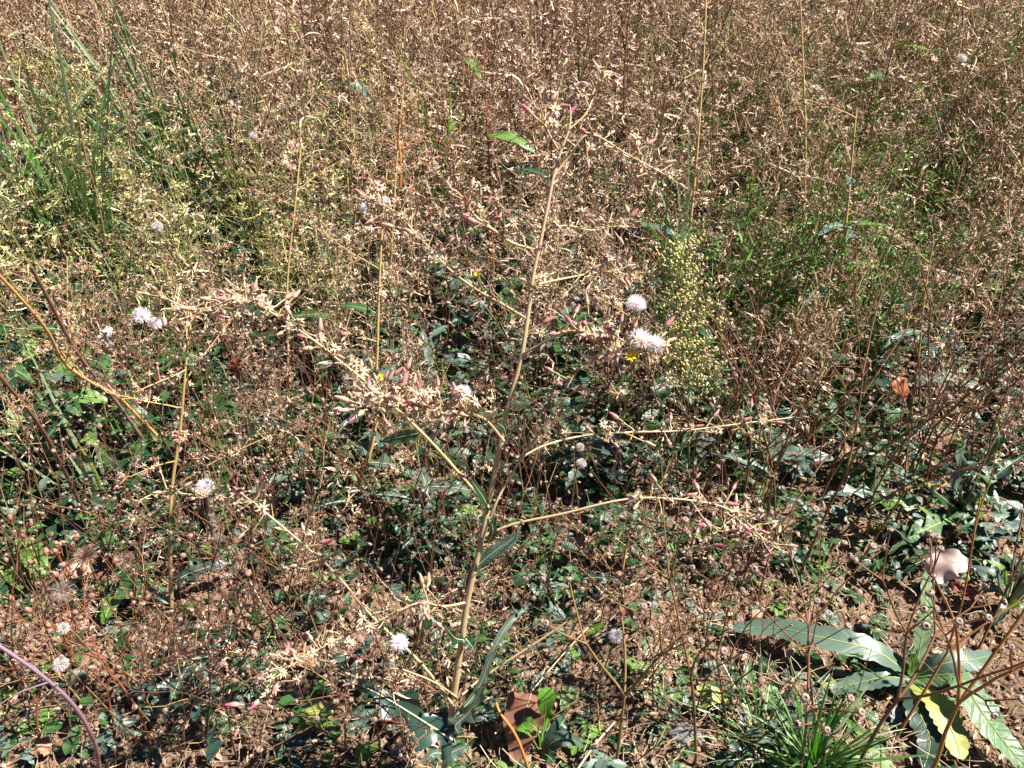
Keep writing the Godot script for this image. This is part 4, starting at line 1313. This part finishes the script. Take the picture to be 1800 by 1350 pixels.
# ---------------------------------------------------------------- fallen leaves and stones
func fallen(called: String, label: String, a: Array, z: Array, w: float, col: Color, under: float, curl: float, kind := 1) -> void:
	var p0 := level(a[0], a[1], z[0])
	var p1 := level(a[2], a[3], z[1])
	var g := maxf(0.0, soil_y(p0.x, p0.z))
	var at := (p0 + p1) * 0.5 + Vector3(0, g, 0)
	var o := thing(called, label, "fallen leaf", at)
	var mid := at + Vector3(rr(-0.004, 0.004), curl, rr(-0.004, 0.004))
	var pts := [p0 - at, mid - at, p1 - at]
	var s := leaf_shape(pts, w, Vector3(rr(-0.25, 0.25), 1, under).normalized(), kind, 26, rr(-0.25, 0.3), 0.22, Color.WHITE)
	var n := FastNoiseLite.new()
	n.seed = int(a[0])
	n.frequency = 40.0
	for i in s.c.size():
		var k := 1.0 + 0.55 * n.get_noise_3dv(s.v[i])
		var vein := absf(fposmod(s.uv[i].y * 7.0 - absf(s.uv[i].x - 0.5) * 3.0, 1.0) - 0.5) * 2.0
		k *= 0.82 + 0.18 * smoothstep(0.0, 0.35, vein)
		s.c[i] = Color(col.r * k, col.g * k, col.b * k)
	var l := part("blade", s.mesh(mats.fallen), o)
	part("midrib", rib_shape(pts, 0.0011, Vector3.UP, 8, col.lerp(Color(0.5, 0.4, 0.32), 0.6)).mesh(mats.rib), l)
	var st := MB.new()
	var out := (p0 - p1).normalized()
	st.tube(bend(p0 - at, out, 0.022, 0.3, 4, 0.15), 0.0009, 0.0007, 5, col)
	part("stalk", st.mesh(mats.stem), o)

func build_ground_things() -> void:
	rng.seed = 91
	fallen("dry_leaf", "large pale pinkish fallen leaf lying on soil near the right edge", [1632, 1012, 1706, 995], [0.03, 0.05], 0.026, Color(0.52, 0.40, 0.37), 0.75, 0.02)
	fallen("dry_leaf", "brown fallen leaf at left of the middle stalk above the big dark leaf", [675, 1125, 605, 1160], [0.015, 0.01], 0.026, Color(0.20, 0.105, 0.085), 0.25, 0.006)
	fallen("dry_leaf", "large dark brown folded leaf behind the young green plant", [935, 1215, 905, 1340], [0.06, 0.005], 0.032, Color(0.20, 0.092, 0.062), 0.3, 0.012)
	fallen("dry_leaf", "small pinkish curled leaf lying under the big dark lettuce leaf", [672, 1262, 703, 1245], [0.012, 0.015], 0.012, Color(0.40, 0.245, 0.2), 0.4, 0.008)
	fallen("dry_leaf", "brown leaf half hidden under the bud branch at lower left", [510, 1150, 555, 1170], [0.015, 0.01], 0.018, Color(0.30, 0.15, 0.09), 0.3, 0.01)
	fallen("dry_leaf", "dark red curled leaf below the pale fallen leaf", [1692, 1032, 1712, 1060], [0.03, 0.01], 0.012, Color(0.22, 0.04, 0.025), 0.6, 0.01)
	fallen("dry_leaf", "second dark red curled leaf beside the first at right", [1690, 1035, 1664, 1030], [0.025, 0.02], 0.008, Color(0.2, 0.05, 0.03), 0.6, 0.008)
	fallen("dry_leaf", "tan pink leaf under the tan fluff at left", [105, 1010, 165, 1005], [0.03, 0.02], 0.02, Color(0.52, 0.33, 0.24), 0.5, 0.015)
	fallen("dry_leaf", "whitish dry leaf caught among stems at left above the vines", [178, 582, 195, 612], [0.30, 0.27], 0.016, Color(0.6, 0.53, 0.48), 0.9, 0.01)
	fallen("dry_leaf", "rust-orange leaf caught among the stems at right", [1575, 665, 1590, 712], [0.18, 0.13], 0.018, Color(0.34, 0.12, 0.045), 0.9, 0.01)
	fallen("dry_leaf", "dark rust leaf caught among seed heads at left centre", [408, 632, 420, 665], [0.28, 0.24], 0.014, Color(0.26, 0.085, 0.04), 0.9, 0.01)
	fallen("dry_leaf", "reddish brown leaf on the soil right of the white seed ball", [1085, 1085, 1120, 1095], [0.01, 0.012], 0.016, Color(0.26, 0.13, 0.10), 0.3, 0.008)
	fallen("dry_leaf", "pinkish leaf scrap on the soil right of the middle stalk", [1015, 955, 1040, 948], [0.02, 0.02], 0.012, Color(0.42, 0.24, 0.19), 0.6, 0.008)
	fallen("dry_leaf", "brown leaf under the pink buds at right centre", [1290, 925, 1310, 945], [0.05, 0.04], 0.018, Color(0.30, 0.16, 0.14), 0.5, 0.008)
	fallen("dry_leaf", "dark brown leaf beside the thistle at right", [1620, 980, 1645, 975], [0.03, 0.03], 0.016, Color(0.16, 0.085, 0.07), 0.7, 0.008)
	fallen("dry_leaf", "brown leaf in the bottom left corner near the capsules", [90, 1310, 60, 1330], [0.01, 0.01], 0.016, Color(0.34, 0.18, 0.11), 0.3, 0.01)
	for q in [
		["smooth brown stone on the soil right of the middle stalk", 925, 1174, 0.021, Color(0.20, 0.145, 0.115), 0.55],
		["grey speckled stone at the bottom left of the grass tuft", 1205, 1292, 0.022, Color(0.17, 0.165, 0.17), 0.7],
		["small tan stone in the soil below the middle branches", 888, 1132, 0.009, Color(0.36, 0.26, 0.2), 0.8],
		["small tan stone beside the white seed ball", 1330, 1075, 0.010, Color(0.36, 0.25, 0.18), 0.7],
		["small pale stone at the right edge on bare soil", 1745, 1215, 0.006, Color(0.4, 0.3, 0.24), 0.8],
		["small clod-like stone in the hollow at lower left", 590, 1060, 0.012, Color(0.22, 0.15, 0.11), 0.8],
	]:
		var p := ground(q[1], q[2])
		var o := MeshInstance3D.new()
		o.name = numbered("stone")
		var m := rock_shape(int(q[1]), q[4], 3)
		for i in m.c.size():
			m.c[i] = jig(q[4], 0.12)
		o.mesh = m.mesh(mats.woody)
		o.transform = Transform3D(Basis(Vector3.UP, rr(0, 6)).scaled(Vector3(q[3] * 1.3, q[3] * q[5], q[3])), p + Vector3(0, q[3] * 0.2, 0))
		add_child(o)
		tag(o, q[0], "stone")

# ---------------------------------------------------------------- all
func _ready() -> void:
	var cam := Camera3D.new()
	cam.name = "camera"
	cam.fov = VFOV
	cam.near = 0.02
	cam.far = 120.0
	cam.position = Vector3(0, CAM_H, 0)
	cam.rotation_degrees = Vector3(-PITCH, 0, 0)
	add_child(cam)
	cam.current = true
	var env := Environment.new()
	env.background_mode = Environment.BG_SKY
	var sky := Sky.new()
	var sm := ProceduralSkyMaterial.new()
	sm.sky_top_color = Color(0.30, 0.45, 0.72)
	sm.sky_horizon_color = Color(0.72, 0.78, 0.84)
	sm.sky_curve = 0.12
	sm.ground_bottom_color = Color(0.25, 0.2, 0.15)
	sm.ground_horizon_color = Color(0.5, 0.5, 0.48)
	sky.sky_material = sm
	env.sky = sky
	env.background_energy_multiplier = 0.2
	env.tonemap_mode = Environment.TONE_MAPPER_LINEAR
	env.tonemap_exposure = 2.75
	env.sdfgi_enabled = true
	env.ssao_enabled = true
	env.ssil_enabled = true
	var we := WorldEnvironment.new()
	we.name = "environment"
	we.environment = env
	add_child(we)
	var sun := DirectionalLight3D.new()
	sun.name = "sun"
	sun.light_energy = 1.6
	sun.light_color = Color(1.0, 0.965, 0.92)
	sun.light_angular_distance = 0.5
	sun.shadow_enabled = true
	add_child(sun)
	sun.look_at_from_position(Vector3(0.66, 0.95, -0.08), Vector3.ZERO)

	make_materials()
	build_soil()
	build_stand()
	build_undergrowth()
	build_litter()
	build_lettuces()
	build_forked()
	build_sticks()
	build_green()
	build_grass()
	build_ground_things()
	build_hero()
